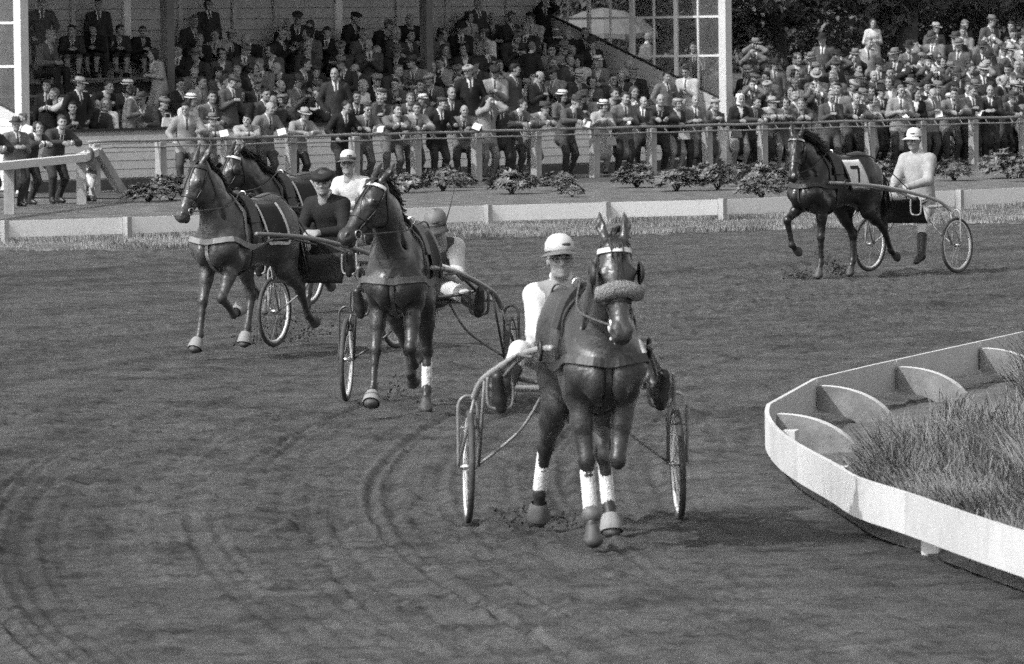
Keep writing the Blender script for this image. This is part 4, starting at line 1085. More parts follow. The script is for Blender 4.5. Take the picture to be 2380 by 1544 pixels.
# lawn beyond the outer edge of the track
M_lawn = mat("mown_lawn", 0.12, 0.95, 0.4, 2.2, bump=0.9, bscale=30, spec=0.15, dirt=0.5, dirt_v=0.05, dscale=0.9)
edge_px = [(-260, 592), (0, 586), (400, 577), (700, 566), (1100, 553), (1400, 547), (1700, 538), (2000, 528), (2380, 517), (2700, 508)]
edge = [G(*p) for p in edge_px]
eb = spline(edge, 30); vs = []; 
for i, p in enumerate(eb):
    w = 0.35 * (vnoise(np.array([i * 0.31]), np.array([2.0]), 3)[0] - 0.5) * 2
    vs.append((p.x, p.y + w * 1.6, -0.02)); vs.append((p.x, p.y + w * 1.6 + 0.5, 0.028)); vs.append((p.x * 1.05, p.y + 8, 0.03)); vs.append((p.x * 2.4, p.y + 130, 0.03))
fs = [(4 * i + j, 4 * i + 4 + j, 4 * i + 5 + j, 4 * i + 1 + j) for i in range(len(eb) - 1) for j in range(3)]
tag(mk('lawn', vs, fs, M_lawn, None), 'mown grass between the track edge and the spectators', None, kind='structure')

# ---------------------------------------------------------------- spectators' fence: its line gives the frame of the grandstand
FA = G(376, 454); FB = G(2263, 387)
EU = (FB - FA).normalized(); EV = Vector((-EU.y, EU.x, 0)); FSTEP = (FB - FA).length / 14
RZ = math.atan2(EU.y, EU.x)
def UV(u, v, z=0.0): return FA + EU * u + EV * v + Vector((0, 0, z))
def u_at(px, v, z=0.0):
    lo, hi = -40.0, 60.0
    for _ in range(50):
        m = (lo + hi) / 2
        if project(UV(m, v, z))[0] < px: lo = m
        else: hi = m
    return (lo + hi) / 2

M_timber = mat("weathered_timber", 0.30, 0.8, 0.2, 5, bump=0.4, bscale=20, stretch=(1, 1, 0.15), dirt=0.5, dirt_v=0.14, dscale=4)
M_pipe = mat("painted_pipe", 0.22, 0.5, 0.15, 8, dirt=0.4, dirt_v=0.12, dscale=6)
M_white = mat("white_gloss_paint", 0.52, 0.55, 0.05, 3, bump=0.06, bscale=8, dirt=0.5, dirt_v=0.40, dscale=3.5)
M_white_old = mat("dulled_white_paint", 0.60, 0.7, 0.08, 3, bump=0.1, bscale=12, dirt=0.55, dirt_v=0.36, dscale=3.0)
M_white_out = mat('raised_white_paint', 0.82, 0.6, 0.05, 3, bump=0.1, bscale=12, dirt=0.35, dirt_v=0.5, dscale=3.0)  # white raised to stand in for sun the outer boards don't get
M_grey_paint = mat("grey_paint", 0.42, 0.75, 0.1, 3, bump=0.1, bscale=12, dirt=0.4, dirt_v=0.25, dscale=3)

fence = thing('spectator_fence', 'long post and pipe fence the spectators lean on', 'fence', UV(0, 0), RZ)
post_me = None
for i in range(-1, 17):
    if post_me is None:
        b = MB(); b.box((0, 0, 0.53), (0.165, 0.165, 1.06)); b.add([(-.0825, -.0825, 1.06), (.0825, -.0825, 1.06), (.0825, .0825, 1.06), (-.0825, .0825, 1.06), (0, 0, 1.075)], [(0, 1, 4), (1, 2, 4), (2, 3, 4), (3, 0, 4)])
        post_me = mesh_data('fence_post', b.v, b.f, M_timber)
    o = link('post', post_me, fence, (i * FSTEP, 0, 0)); o.rotation_euler = (R(random.uniform(-1, 1)), R(random.uniform(-.7, .7)), R(random.uniform(-3, 3)))
for z, r, dv in ((1.10, 0.030, 0.0), (0.975, 0.017, -0.11), (0.10, 0.016, 0.11)):
    b = MB(); b.tube([(-FSTEP * 1.08 + k * 0.6, dv, z + 0.008 * math.sin(k * 1.7)) for k in range(56)], r, 8); b.build('rail', M_pipe, fence, True)
b = MB(); b.tube([(0, 0, 1.10), (0, -0.11, 0.975)], 0.010, 6); brk = mesh_data('rail_bracket', b.v, b.f, M_pipe)
for i in range(-1, 33): link('rail_bracket', brk, fence, (i * FSTEP / 2 + 0.4, 0, 0))

# ---------------------------------------------------------------- outer track rail (low white board)
rail_px = [(-160, 575), (6, 570), (290, 561), (574, 551), (851, 541), (1128, 531), (1405, 523), (1672, 516), (1940, 504), (2222, 493), (2470, 482)]
RP = [G(*p) for p in rail_px]
orail = thing('outer_track_rail', 'low white board rail on stub posts along the far edge of the track', 'rail', (0, 0, 0))
for i in range(len(RP) - 1):
    a, c = RP[i], RP[i + 1]; d = (c - a).normalized(); nrm = Vector((d.y, -d.x, 0))
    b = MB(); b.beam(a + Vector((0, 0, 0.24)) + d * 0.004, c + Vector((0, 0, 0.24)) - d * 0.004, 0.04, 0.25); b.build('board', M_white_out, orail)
for i, a in enumerate(RP):
    d = (RP[min(i + 1, len(RP) - 1)] - RP[max(i - 1, 0)]).normalized(); nrm = Vector((d.y, -d.x, 0))
    b = MB(); rot = Matrix.Rotation(math.atan2(d.y, d.x) + 0.03, 3, 'Z')
    b.box(a + nrm * 0.085 + Vector((0, 0, 0.17)), (0.085, 0.12, 0.42), 0, rot); b.build('post', M_timber, orail)

# ---------------------------------------------------------------- inner rail, curving round the infield
zr = [(1796, 1160), (1500, 1065), (1150, 945), (880, 860), (740, 780), (600, 700), (510, 660), (440, 600), (380, 490), (430, 420), (640, 315), (870, 258), (1080, 213), (1796, 55)]
IR = [G((2500 + a / 1.544) / 1.539, (1150 + c / 1.544) / 1.539, 0.36) for a, c in zr]
first = IR[0] + (IR[0] - IR[1]) * 3.0; last = IR[-1] + (IR[-1] - IR[-2]) * 1.2
path = [first] + IR + [last]
def smooth_path(P, n):
    out = spline(P, n); return out
near = [first, IR[0], IR[1], IR[2], IR[3], (IR[4] * 1), (IR[5] + IR[6]) / 2, IR[7], Vector((1.80, 45.6, 0.36)), Vector((1.86, 46.9, 0.36))]
near = spline(near, 8); far = [near[-1], Vector((2.02, 48.0, 0.36)), IR[10], IR[11].lerp(IR[12], 0.5), IR[12], IR[13], last]
M_whites = [mat('white_rail_paint_%s' % k, v_, 0.6, 0.06, 3, bump=0.08, bscale=8, dirt=0.6, dirt_v=d_, dscale=4.5) for k, v_, d_ in (('a', 0.53, 0.38), ('b', 0.47, 0.33), ('c', 0.55, 0.42))]
irail = thing('inner_track_rail', 'curved low white board rail around the grassy infield', 'rail', (0, 0, 0))
def board_strip(P, z0, z1, th, name, m, parent):
    vs = []; n = len(P)
    for i, p in enumerate(P):
        d = (P[min(i + 1, n - 1)] - P[max(i - 1, 0)]); d.z = 0; d.normalize(); nn = Vector((d.y, -d.x, 0))
        for (s, z) in ((-1, z0), (1, z0), (1, z1), (-1, z1)):
            vs.append((p.x + nn.x * s * th / 2, p.y + nn.y * s * th / 2, z))
    fs = []
    for i in range(n - 1):
        for j in range(4): fs.append((4 * i + j, 4 * i + (j + 1) % 4, 4 * i + 4 + (j + 1) % 4, 4 * i + 4 + j))
    fs += [(3, 2, 1, 0), tuple(4 * (n - 1) + j for j in range(4))]
    o = mk(name, vs, fs, m, parent); return o
cuts = [0, 12, 24, 36, 48, 60, len(near) - 1]
for a, c in zip(cuts[:-1], cuts[1:]):
    seg = [Vector(p) for p in near[a:c + 1]]
    if len(seg) < 2: continue
    seg[0] = seg[0].lerp(seg[1], 0.012); seg[-1] = seg[-1].lerp(seg[-2], 0.012)
    board_strip(seg, 0.115, 0.36, 0.03, 'board', M_whites[a // 12 % 3], irail)
for a, c in zip(far[:-1], far[1:]):
    a2 = a.lerp(c, 0.003); c2 = c.lerp(a, 0.003); board_strip([a2, c2], 0.115, 0.36, 0.03, 'board', M_white, irail)
M_bracket_side = mat('bracket_grey', 0.20, 0.9, 0.25, 6, bump=0.3, bscale=18, dirt=0.7, dirt_v=0.09, dscale=5)  # mottled grey for the bracket sides; their top faces get white
# arched brackets that carry the rail from the infield side
def bracket(p, inward, size=0.62, w=0.12):
    inward = inward.normalized(); sd = Vector((-inward.y, inward.x, 0)); b = MB(); n = 12; vs = []
    for i in range(n + 1):
        a = math.pi / 2 * i / n
        o = (math.sin(a) * size, 0.345 * math.cos(a) - 0.04); q = (math.sin(a) * (size - 0.24), 0.345 * math.cos(a) * 0.45 - 0.06)
        for (r_, z_) in (o, q):
            for s in (-1, 1): vs.append(Vector((p.x, p.y, 0)) + inward * (0.02 + r_) + sd * (s * w / 2) + Vector((0, 0, z_)))
    fs = []
    for i in range(n):
        k = 4 * i
        fs += [(k, k + 4, k + 5, k + 1), (k + 2, k + 3, k + 7, k + 6), (k, k + 2, k + 6, k + 4), (k + 1, k + 5, k + 7, k + 3)]
    fs += [(0, 1, 3, 2), (4 * n, 4 * n + 2, 4 * n + 3, 4 * n + 1)]
    b.add(vs, fs); b.m = [1 if (i < 4 * n and i % 4 == 0) else 0 for i in range(len(fs))]; return b.build('bracket', [M_bracket_side, M_white_old], irail)
cen = Vector((36.0, 44.5, 0))
for p in (far[0] + Vector((0.02, -0.25, 0)), far[2], far[4], far[4].lerp(far[5], 0.62), far[5] + Vector((0.9, 3.0, 0))):
    iw = Vector((1.0, -0.30, 0)); bracket(p + Vector((0.02, 0, 0)), iw, 0.60, 0.13)
for px, py in ((1925, 1170), (2137, 1288), (1812, 1078), (2420, 1390)):
    g0 = G(px, py); b = MB(); b.box((g0.x + 0.08, g0.y + 0.1, 0.08), (0.24, 0.10, 0.30), 0, Matrix.Rotation(R(80), 3, 'Z')); b.build('foot_block', M_white_old, irail)

# infield ground inside the rail
inf = [Vector(p) for p in near] + far[1:]
vs = []; fs = []
for i, p in enumerate(inf):
    d = (inf[min(i + 1, len(inf) - 1)] - inf[max(i - 1, 0)]); d.z = 0; d.normalize(); nn = Vector((d.y, -d.x, 0)); nn = nn if nn.x > 0 else -nn
    q = p + nn * 0.10; r_ = p + nn * 0.6 
    vs += [(q.x, q.y, 0.0), (max(r_.x, q.x + .2), r_.y, 0.035), (30, p.y + (p.y - 44.5) * 0.8, 0.05)]
fs = [(3 * i + j, 3 * i + 1 + j, 3 * i + 4 + j, 3 * i + 3 + j) for i in range(len(inf) - 1) for j in range(2)]
M_infield = mat("infield_earth_and_moss", 0.09, 0.95, 0.4, 3.0, bump=0.8, bscale=20, dirt=0.5, dirt_v=0.05, dscale=1.5)
tag(mk('infield_ground', vs, fs, M_infield), 'bare mossy ground inside the curved rail', None, kind='structure')
# ------------------------------------------------------------------ grandstand
VW = 2.8                                   # front wall, metres behind the fence
UR = u_at(1690, VW, 1.5); UL = u_at(55, VW, 1.5); ROWS = 6; TREAD = 0.90; RISE = 0.33; FLOOR0 = 0.55
DEPTH = 0.15 + ROWS * TREAD
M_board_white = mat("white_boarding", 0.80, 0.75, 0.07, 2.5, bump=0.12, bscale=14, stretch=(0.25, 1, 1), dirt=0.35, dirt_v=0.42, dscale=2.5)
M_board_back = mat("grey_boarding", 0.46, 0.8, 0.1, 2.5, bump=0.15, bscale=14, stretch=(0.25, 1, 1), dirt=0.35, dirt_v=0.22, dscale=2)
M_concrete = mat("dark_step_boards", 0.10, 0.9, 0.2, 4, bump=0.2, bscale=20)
M_column = mat("shaded_column_tone", 0.085, 0.6, 0.15, 4)  # dark tone holds the columns' shade; plinth and wall backing share it
M_trim_dark = mat("tarred_trim", 0.02, 0.6, 0.2, 6)
M_bench = mat("bench_timber", 0.16, 0.75, 0.2, 6, stretch=(0.2, 1, 1))
M_roof = mat("roof_felt", 0.06, 0.9, 0.2, 3)
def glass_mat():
    m = bpy.data.materials.new("hazy_glass"); m.use_nodes = True; N = m.node_tree.nodes; L = m.node_tree.links; N.clear()
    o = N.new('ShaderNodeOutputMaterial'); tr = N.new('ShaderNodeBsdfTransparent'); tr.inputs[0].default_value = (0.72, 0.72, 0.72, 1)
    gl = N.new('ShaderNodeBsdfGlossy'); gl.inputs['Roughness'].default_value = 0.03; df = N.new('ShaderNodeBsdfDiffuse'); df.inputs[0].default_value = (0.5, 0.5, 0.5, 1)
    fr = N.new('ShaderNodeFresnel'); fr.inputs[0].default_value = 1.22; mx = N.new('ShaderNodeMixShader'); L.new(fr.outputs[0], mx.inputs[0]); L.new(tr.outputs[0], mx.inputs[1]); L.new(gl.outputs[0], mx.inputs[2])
    nz = N.new('ShaderNodeTexNoise'); nz.inputs['Scale'].default_value = 3; mr = N.new('ShaderNodeMapRange'); mr.inputs[3].default_value = 0.07; mr.inputs[4].default_value = 0.20; L.new(nz.outputs[0], mr.inputs[0])  # diffuse film for dust, also standing in for haze and reflections
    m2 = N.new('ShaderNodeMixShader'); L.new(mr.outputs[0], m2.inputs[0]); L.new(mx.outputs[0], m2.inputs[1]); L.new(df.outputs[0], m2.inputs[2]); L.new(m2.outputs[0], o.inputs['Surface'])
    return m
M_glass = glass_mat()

stand = thing('grandstand', 'roofed timber grandstand with white boarded front and glazed side screen', 'grandstand', UV(0, 0), RZ)
LEN = UR - UL
def planks(name_parent, mats, z0, z1, h, u0, u1, v, th, seglen, jitter=0.004, name='plank'):
    """horizontal boards with open joints; each one its own piece"""
    z = z0; cache = {}; r = 0
    while z + h <= z1 + 1e-6:
        u = u0 - (seglen * 0.5 if r % 2 else 0)
        while u < u1:
            a = max(u, u0); c = min(u + seglen, u1)
            if c - a > 0.05:
                key = round(c - a, 3)
                if key not in cache:
                    b = MB(); b.box((0, 0, 0), (c - a - 0.006, th, h - 0.012)); cache[key] = mesh_data(name, b.v, b.f, mats)
                o = link(name, cache[key], name_parent, ((a + c) / 2, v + random.uniform(-jitter, jitter), z + h / 2)); o.rotation_euler = (R(-2.0), 0, 0)
            u += seglen
        z += h; r += 1
# front wall
fw = MB(); fw.box(((UL + UR) / 2, VW + 0.07, 0.66), (LEN, 0.05, 1.22)); fwall = fw.build('front_wall', M_board_back, stand)
planks(fwall, M_board_white, 0.29, 1.26, 0.175, UL, UR - 0.02, VW + 0.02, 0.024, 3.62)
b = MB(); b.box(((UL + UR) / 2, VW + 0.03, 1.285), (LEN + 0.05, 0.16, 0.045)); b.build('wall_cap', M_trim_dark, stand)
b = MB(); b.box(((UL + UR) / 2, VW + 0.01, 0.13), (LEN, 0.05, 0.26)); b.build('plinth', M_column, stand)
# stepped rows with benches
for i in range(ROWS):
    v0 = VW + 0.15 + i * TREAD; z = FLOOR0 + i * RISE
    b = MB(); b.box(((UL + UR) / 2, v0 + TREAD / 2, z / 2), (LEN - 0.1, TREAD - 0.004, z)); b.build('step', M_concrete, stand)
    b = MB(); b.box(((UL + UR) / 2, v0 + TREAD - 0.22, z + 0.42), (LEN - 1.6, 0.26, 0.04))
    k = UL + 1.0
    while k < UR - 0.6:
        b.box((k, v0 + TREAD - 0.22, z + 0.20), (0.06, 0.2, 0.40)); k += 1.8
    b.build('bench', M_bench, stand)
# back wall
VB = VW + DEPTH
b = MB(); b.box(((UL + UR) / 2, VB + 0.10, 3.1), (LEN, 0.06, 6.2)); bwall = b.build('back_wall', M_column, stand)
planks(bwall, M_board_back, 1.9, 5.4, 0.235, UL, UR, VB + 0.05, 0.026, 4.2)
for i, px in enumerate((170, 295, 418, 545, 640, 787, 925, 1040, 1180)):
    uu = u_at(px, VB, 3.2); w = 0.2 if px in (295, 787) else 0.11
    b = MB(); b.box((uu, VB - 0.005, 3.7), (w, 0.06, 3.6)); b.build('batten', M_board_white if px in (295, 787) else M_board_back, stand)
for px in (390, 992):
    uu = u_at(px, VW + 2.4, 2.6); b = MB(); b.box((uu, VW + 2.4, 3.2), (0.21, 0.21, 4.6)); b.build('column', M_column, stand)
for px, vv in ((50, VW), (1686, VW)):
    uu = u_at(px, vv, 2.6); b = MB(); b.box((uu, vv, 2.7), (0.21, 0.21, 5.4)); b.build('corner_post', M_white, stand)
b = MB(); b.box(((UL + UR) / 2, VW + 1.3 + (DEPTH - 1.0) / 2, 5.6), (LEN + 0.3, DEPTH - 1.0, 0.12), 0, Matrix.Rotation(R(4), 3, 'X')); b.build('unseen_roof', M_roof, stand)  # unseen roof shading the rows, front edge set back to let sun in
# end screens: sloping boarded apron below, glazing above
def end_screen(u, panes_to, name, board_mat):
    e = bpy.data.objects.new(name, None); COL.objects.link(e); e.parent = stand
    za, zb = 1.62, 3.60; va, vb = VW + 0.15, VB
    def zl(v): return za + (zb - za) * (v - va) / (vb - va)
    # boards laid under the slope
    z = 0.10; 
    while z < 3.45:
        vs_ = va if zl(va) > z + 0.2 else va + (z + 0.2 - za) / (zb - za) * (vb - va)
        if vb - vs_ > 0.15:
            bb = MB(); bb.box((u, (vs_ + vb) / 2, z + 0.09), (0.03, vb - vs_, 0.178)); bb.build('plank', board_mat, e)
        z += 0.185
    bb = MB(); bb.beam((u, va, za - 0.10), (u, vb, zb - 0.10), 0.05, 0.20); bb.build('apron_board', M_grey_paint, e)
    bb = MB(); bb.beam((u, va, za + 0.025), (u, vb, zb + 0.025), 0.09, 0.045); bb.build('sill', M_trim_dark, e)
    nb = 4; bays = [va + (vb - va) * k / nb for k in range(nb + 1)]
    bars = [2.60, 3.48, 4.36, 5.2]
    for k, v in enumerate(bays):
        bb = MB(); w = 0.13 if k in (2, 4) else 0.085
        if k: bb.box((u, v, (zl(v) + 5.3) / 2), (0.07, w, 5.3 - zl(v))); bb.build('mullion', M_white_old, e)
    for k in range(nb):
        v = (bays[k] + bays[k + 1]) / 2; bb = MB(); bb.box((u, v, (zl(v) + 5.3) / 2), (0.04, 0.045, 5.3 - zl(v))); bb.build('glazing_bar', M_white_old, e)
    for z in bars:
        v_end = vb if z > zb else va + (z - za) / (zb - za) * (vb - va)
        bb = MB(); bb.box((u, (va + v_end) / 2, z), (0.045, v_end - va, 0.05)); bb.build('transom', M_white_old, e)
    # panes
    half = [va + (vb - va) * k / (2 * nb) for k in range(2 * nb + 1)]
    lv = [0.0] + bars
    for k in range(2 * nb):
        for j in range(len(lv) - 1):
            z0, z1 = lv[j], lv[j + 1]; a0, a1 = half[k] + 0.02, half[k + 1] - 0.02
            p = [(a0, max(z0, zl(a0))), (a1, max(z0, zl(a1))), (a1, z1), (a0, z1)]
            if zl(a0) >= z1: continue
            if zl(a1) > z1: p[1] = (a1, z1); 
            vv = [(u, a, z) for a, z in p]
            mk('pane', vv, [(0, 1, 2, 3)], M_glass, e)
    return e
end_screen(UR - 0.03, 4, 'side_screen', M_board_back)
end_screen(UL + 0.03, 4, 'side_screen', M_white)

# ------------------------------------------------------------------ terrace bank at the right of the grandstand
M_bank = mat("trodden_bank", 0.06, 0.95, 0.3, 3, bump=0.6, bscale=15)
SLOPE = 0.185
def bank_z(v): return max(0.0, (v - 1.3)) * SLOPE
vs = []; uu0, uu1 = UR + 0.15, UR + 24
for v in (0.6, 1.3, 12.5, 40):
    z = 0.034 + bank_z(min(v, 12.5))
    vs += [tuple(UV(uu0, v, z)), tuple(UV(uu1, v, z))]
tag(mk('terrace', vs, [(0, 1, 3, 2), (2, 3, 5, 4), (4, 5, 7, 6)], M_bank), 'sloping earth bank where spectators stand beside the grandstand', None, kind='structure')

# planting bed in front of the fence
M_bed = mat("planting_bed", 0.05, 0.95, 0.4, 3, bump=0.9, bscale=18)
vs = []; n = 60
for i in range(n + 1):
    u = -3.5 + 36 * i / n; w = 1.7 + 1.2 * float(vnoise(np.array([u * 0.35]), np.array([1.0]), 4)[0]) 
    vs += [tuple(UV(u, -w, 0.031)), tuple(UV(u, -w + 0.25, 0.05)), tuple(UV(u, 2.6, 0.05))]
tag(mk('planting_bed', vs, [(3 * i + j, 3 * i + 3 + j, 3 * i + 4 + j, 3 * i + 1 + j) for i in range(n) for j in range(2)], M_bed), 'dark planted strip along the foot of the fence', None, kind='structure')

# ------------------------------------------------------------------ enclosure fence at the left with a broad plank on top
lf = thing('enclosure_fence', 'fence with broad pale top plank and slanting brace beside the grandstand', 'fence', (0, 0, 0))
pts = [G(22, 502), G(190, 479)]; pe = UV(-FSTEP, 0); p0 = pts[0] + (pts[0] - pts[1]) * 1.0; LP_ = [p0] + pts + [pe]
for p in LP_[:-1]:
    b = MB(); b.box((p.x, p.y, 0.44), (0.18, 0.16, 0.88)); b.build('post', M_timber, lf)
for a, c in zip(LP_[:-1], LP_[1:]):
    b = MB(); d = (c - a).normalized(); b.beam(a + Vector((0, -0.04, 0.90)) + d * .004, c + Vector((0, -0.04, 0.90)) - d * .004, 0.20, 0.14, up=(0, 0, 1)); b.build('top_plank', M_white_old, lf)
g0 = G(290, 457); b = MB(); b.beam((pe.x + 0.06, pe.y - 0.1, 0.92), (g0.x, g0.y, 0.0), 0.16, 0.16); b.build('brace', M_timber, lf)

# ------------------------------------------------------------------ trees
M_leaf = mat("tree_leaves", 0.15, 0.6, 0.5, 1.2, spec=0.35)
M_leaf_light = mat("pale_tree_leaves", 0.24, 0.6, 0.45, 1.2, spec=0.35)
def leafy(m, w=0.4):
    N = m.node_tree.nodes; L = m.node_tree.links; b = N['Principled BSDF']; o = [x for x in N if x.type == 'OUTPUT_MATERIAL'][0]
    tr = N.new('ShaderNodeBsdfTranslucent'); src = b.inputs['Base Color'].links[0].from_socket; L.new(src, tr.inputs['Color'])
    mx = N.new('ShaderNodeMixShader'); mx.inputs[0].default_value = w; L.new(b.outputs[0], mx.inputs[1]); L.new(tr.outputs[0], mx.inputs[2]); L.new(mx.outputs[0], o.inputs['Surface'])
for m_ in (M_leaf, M_leaf_light): leafy(m_, 0.45)
M_bark = mat("bark", 0.07, 0.9, 0.3, 6, bump=0.6, bscale=14)
def tree_mesh(seed, n, cz, rx, rz, leaf):
    rg = np.random.default_rng(seed); nb = 70
    u = rg.normal(size=(nb, 3)); u /= np.linalg.norm(u, axis=1)[:, None]
    cen = u * np.array([rx, rx, rz]) * (rg.uniform(0.55, 1.0, nb) ** 0.5)[:, None] + np.array([0, 0, cz])
    cen = cen[cen[:, 2] > 0.55]
    k = rg.integers(0, len(cen), n); r = rg.uniform(0.45, 1.0, len(cen))
    o = rg.normal(size=(n, 3)); o /= np.linalg.norm(o, axis=1)[:, None]
    P = cen[k] + o * (r[k] * rg.uniform(0.35, 1.0, n) ** 0.4)[:, None] * np.array([1.0, 1.0, 0.72])
    nn = o * 0.6 + rg.normal(size=(n, 3)) * 0.5 + np.array([0, 0, 0.35]); nn /= np.linalg.norm(nn, axis=1)[:, None]
    t = np.cross(nn, rg.normal(size=(n, 3))); t /= np.linalg.norm(t, axis=1)[:, None]; s = np.cross(nn, t)
    L = leaf * rg.uniform(0.6, 1.25, n)[:, None]; W = L * 0.42
    V = np.stack([P - t * L, P + s * W + nn * 0.02, P + t * L, P - s * W + nn * 0.02], 1).reshape(-1, 3)
    F = np.arange(4 * n).reshape(n, 4)
    return V, F
def trunk_mesh(seed, h):
    rr = random.Random(seed); mb = MB()
    mb.tube([(0, 0, -0.3), (0.03, 0.02, 0.4), (0.08, -0.05, h * 0.35), (0.02, 0.1, h * 0.7)], [0.34, 0.25, 0.2, 0.1], 12)
    for i in range(9):
        a = rr.uniform(0, 6.28); z = rr.uniform(1.0, h * 0.6); L = rr.uniform(1.5, 2.8)
        mb.tube([(0.05, 0, z), (math.cos(a) * L * .5, math.sin(a) * L * .5, z + 0.5), (math.cos(a) * L, math.sin(a) * L, z + rr.uniform(0.3, 1.5))], [0.10, 0.06, 0.02], 7)
    return mb
TREES = []
for k, (n, cz, rx, rz, leaf) in enumerate(((15000, 4.4, 3.3, 4.0, 0.15), (15000, 4.0, 3.0, 3.7, 0.13), (13000, 5.2, 3.6, 4.2, 0.19))):
    V, F = tree_mesh(k + 5, n, cz, rx, rz, leaf); cm = mesh_data('tree_crown', V, F, M_leaf if k < 2 else M_leaf_light)
    tm = trunk_mesh(k, 6); TREES.append((cm, mesh_data('tree_trunk', tm.v, tm.f, M_bark, True)))
tree_spec = [(1800, 15.0, 0, 0, 'dark leafy tree next to the white corner post'), (2110, 13.4, 2, 0.3, 'pale-leaved tree spreading over the middle of the terrace crowd'), (2420, 13.0, 2, 0.4, 'pale-leaved tree at the right edge of the picture'),
             (1960, 23.0, 1, 0, 'dark tree set back in the gap behind the pale-coated person'), (2290, 24.0, 1, 0.4, 'dark tree set back between the two pale-leaved trees'), (2650, 22.0, 0, 0.3, 'dark tree set back beyond the right edge'),
             (1560, 15.0, 1, 0, 'dark tree seen through the grandstand side glazing'), (1330, 18.0, 0, 0, 'dark tree behind the parasol and the glazing'), (-60, 15.0, 0, 0, 'dark tree at the left edge behind the end of the stand'), (-150, 12.0, 1, 0, 'dark tree beyond the left edge behind the end of the stand')]
for px, v, k, dz, lab in tree_spec:
    u = u_at(px, v, 3.0); p = UV(u, v, bank_z(min(v, 12.5)) * (1 if px > 1690 else 0) - 0.1 + dz)
    t = thing('tree', lab, 'tree', p, random.uniform(0, 6.28), 'trees behind the spectators'); s = random.uniform(0.95, 1.15); t.scale = (s, s, s)
    link('crown', TREES[k][0], t); link('trunk', TREES[k][1], t)
# dark undergrowth closing the gaps under the trees
V = []; rg = np.random.default_rng(5)
u0 = u_at(1150, 26, 1); u1 = u_at(2800, 26, 1); n = 30000
uu = rg.uniform(u0, u1, n); vv = 27.5 + rg.uniform(-1.2, 1.2, n) + 0.8 * np.sin(uu * 1.3); zz = 0.6 + rg.uniform(0, 1, n) * (4.6 + 1.2 * vnoise(uu * 0.5, uu * 0, 6))
P = np.array(list(FA))[None] + uu[:, None] * np.array(list(EU)) + vv[:, None] * np.array(list(EV)); P[:, 2] = zz
nn = rg.normal(size=(n, 3)) + np.array([0.2, -0.6, 0.3]); nn /= np.linalg.norm(nn, axis=1)[:, None]; t = np.cross(nn, rg.normal(size=(n, 3))); t /= np.linalg.norm(t, axis=1)[:, None]; s = np.cross(nn, t)
L = rg.uniform(0.10, 0.2, n)[:, None]
V = np.stack([P - t * L, P + s * L * .5, P + t * L, P - s * L * .5], 1).reshape(-1, 3)
tag(mk('undergrowth', V, np.arange(4 * n).reshape(n, 4), M_leaf), 'dark undergrowth filling the gaps beneath the trees', None, kind='stuff')
ul0 = u_at(-200, 10, 1); V2 = V.copy(); 
# ------------------------------------------------------------------ shrubs in front of the fence
M_shrub = mat("glossy_shrub_leaves", 0.13, 0.42, 0.35, 9, spec=0.5)
def shrub_mesh(seed, n=150):
    rr = random.Random(seed); vs = []; fs = []
    for i in range(n):
        a = rr.uniform(0, 6.28); e = math.acos(rr.uniform(0.0, 1)); r = rr.uniform(0.6, 1.0) ** 0.5 * (1 + 0.25 * math.sin(3 * a + seed))
        c = Vector((math.sin(e) * math.cos(a) * 0.40 * r, math.sin(e) * math.sin(a) * 0.40 * r, 0.12 + math.cos(e) * 0.36 * r)); ax = (c - Vector((0, 0, 0.0))).normalized()
        ax = (ax + Vector((rr.uniform(-.3, .3), rr.uniform(-.3, .3), 0.5))).normalized(); s0 = ax.orthogonal().normalized(); k = rr.randint(7, 10)
        for j in range(k):
            q = Matrix.Rotation(2 * math.pi * j / k + rr.random(), 3, ax) @ s0; L = rr.uniform(0.09, 0.15); w = L * 0.2; up = rr.uniform(0.1, 0.8)
            d1 = (q + ax * up).normalized(); sd = d1.cross(ax).normalized(); m = c + d1 * L * 0.5; tip = c + d1 * L - Vector((0, 0, 0.015))
            b = len(vs); vs += [c, m + sd * w, tip, m - sd * w]; fs.append((b, b + 1, b + 2, b + 3))
    mb = MB(); mb.add(vs, fs, 0)
    for i in range(14):
        a = rr.uniform(0, 6.28); mb.tube([(0, 0, -0.05), (math.cos(a) * .12, math.sin(a) * .12, .18), (math.cos(a) * .3, math.sin(a) * .3, .34)], [0.012, 0.009, 0.004], 5, 1)
    return mb
SHR = [shrub_mesh(k) for k in range(4)]; SHRM = [(mesh_data('leaves', [v for v in s.v], [f for f, m in zip(s.f, s.m) if m == 0], M_shrub), mesh_data('stems', s.v, [f for f, m in zip(s.f, s.m) if m == 1], M_bark)) for s in SHR]
shr = [(345, 474, .8), (398, 470, 1.05), (945, 452, .7), (985, 430, .8), (1030, 448, .8), (1072, 440, .6), (1190, 455, 1.0), (1300, 448, .85), (1330, 462, .5), (1480, 440, .85), (1572, 448, 1.1), (1640, 425, .8), (1668, 446, 1.05), (1728, 437, .9), (1775, 440, .8), (1830, 445, .9), (1770, 465, .8), (1905, 420, .8), (2050, 425, .9), (2218, 424, 1.0), (2345, 418, 1.25), (2395, 425, .9), (2310, 405, .8)]
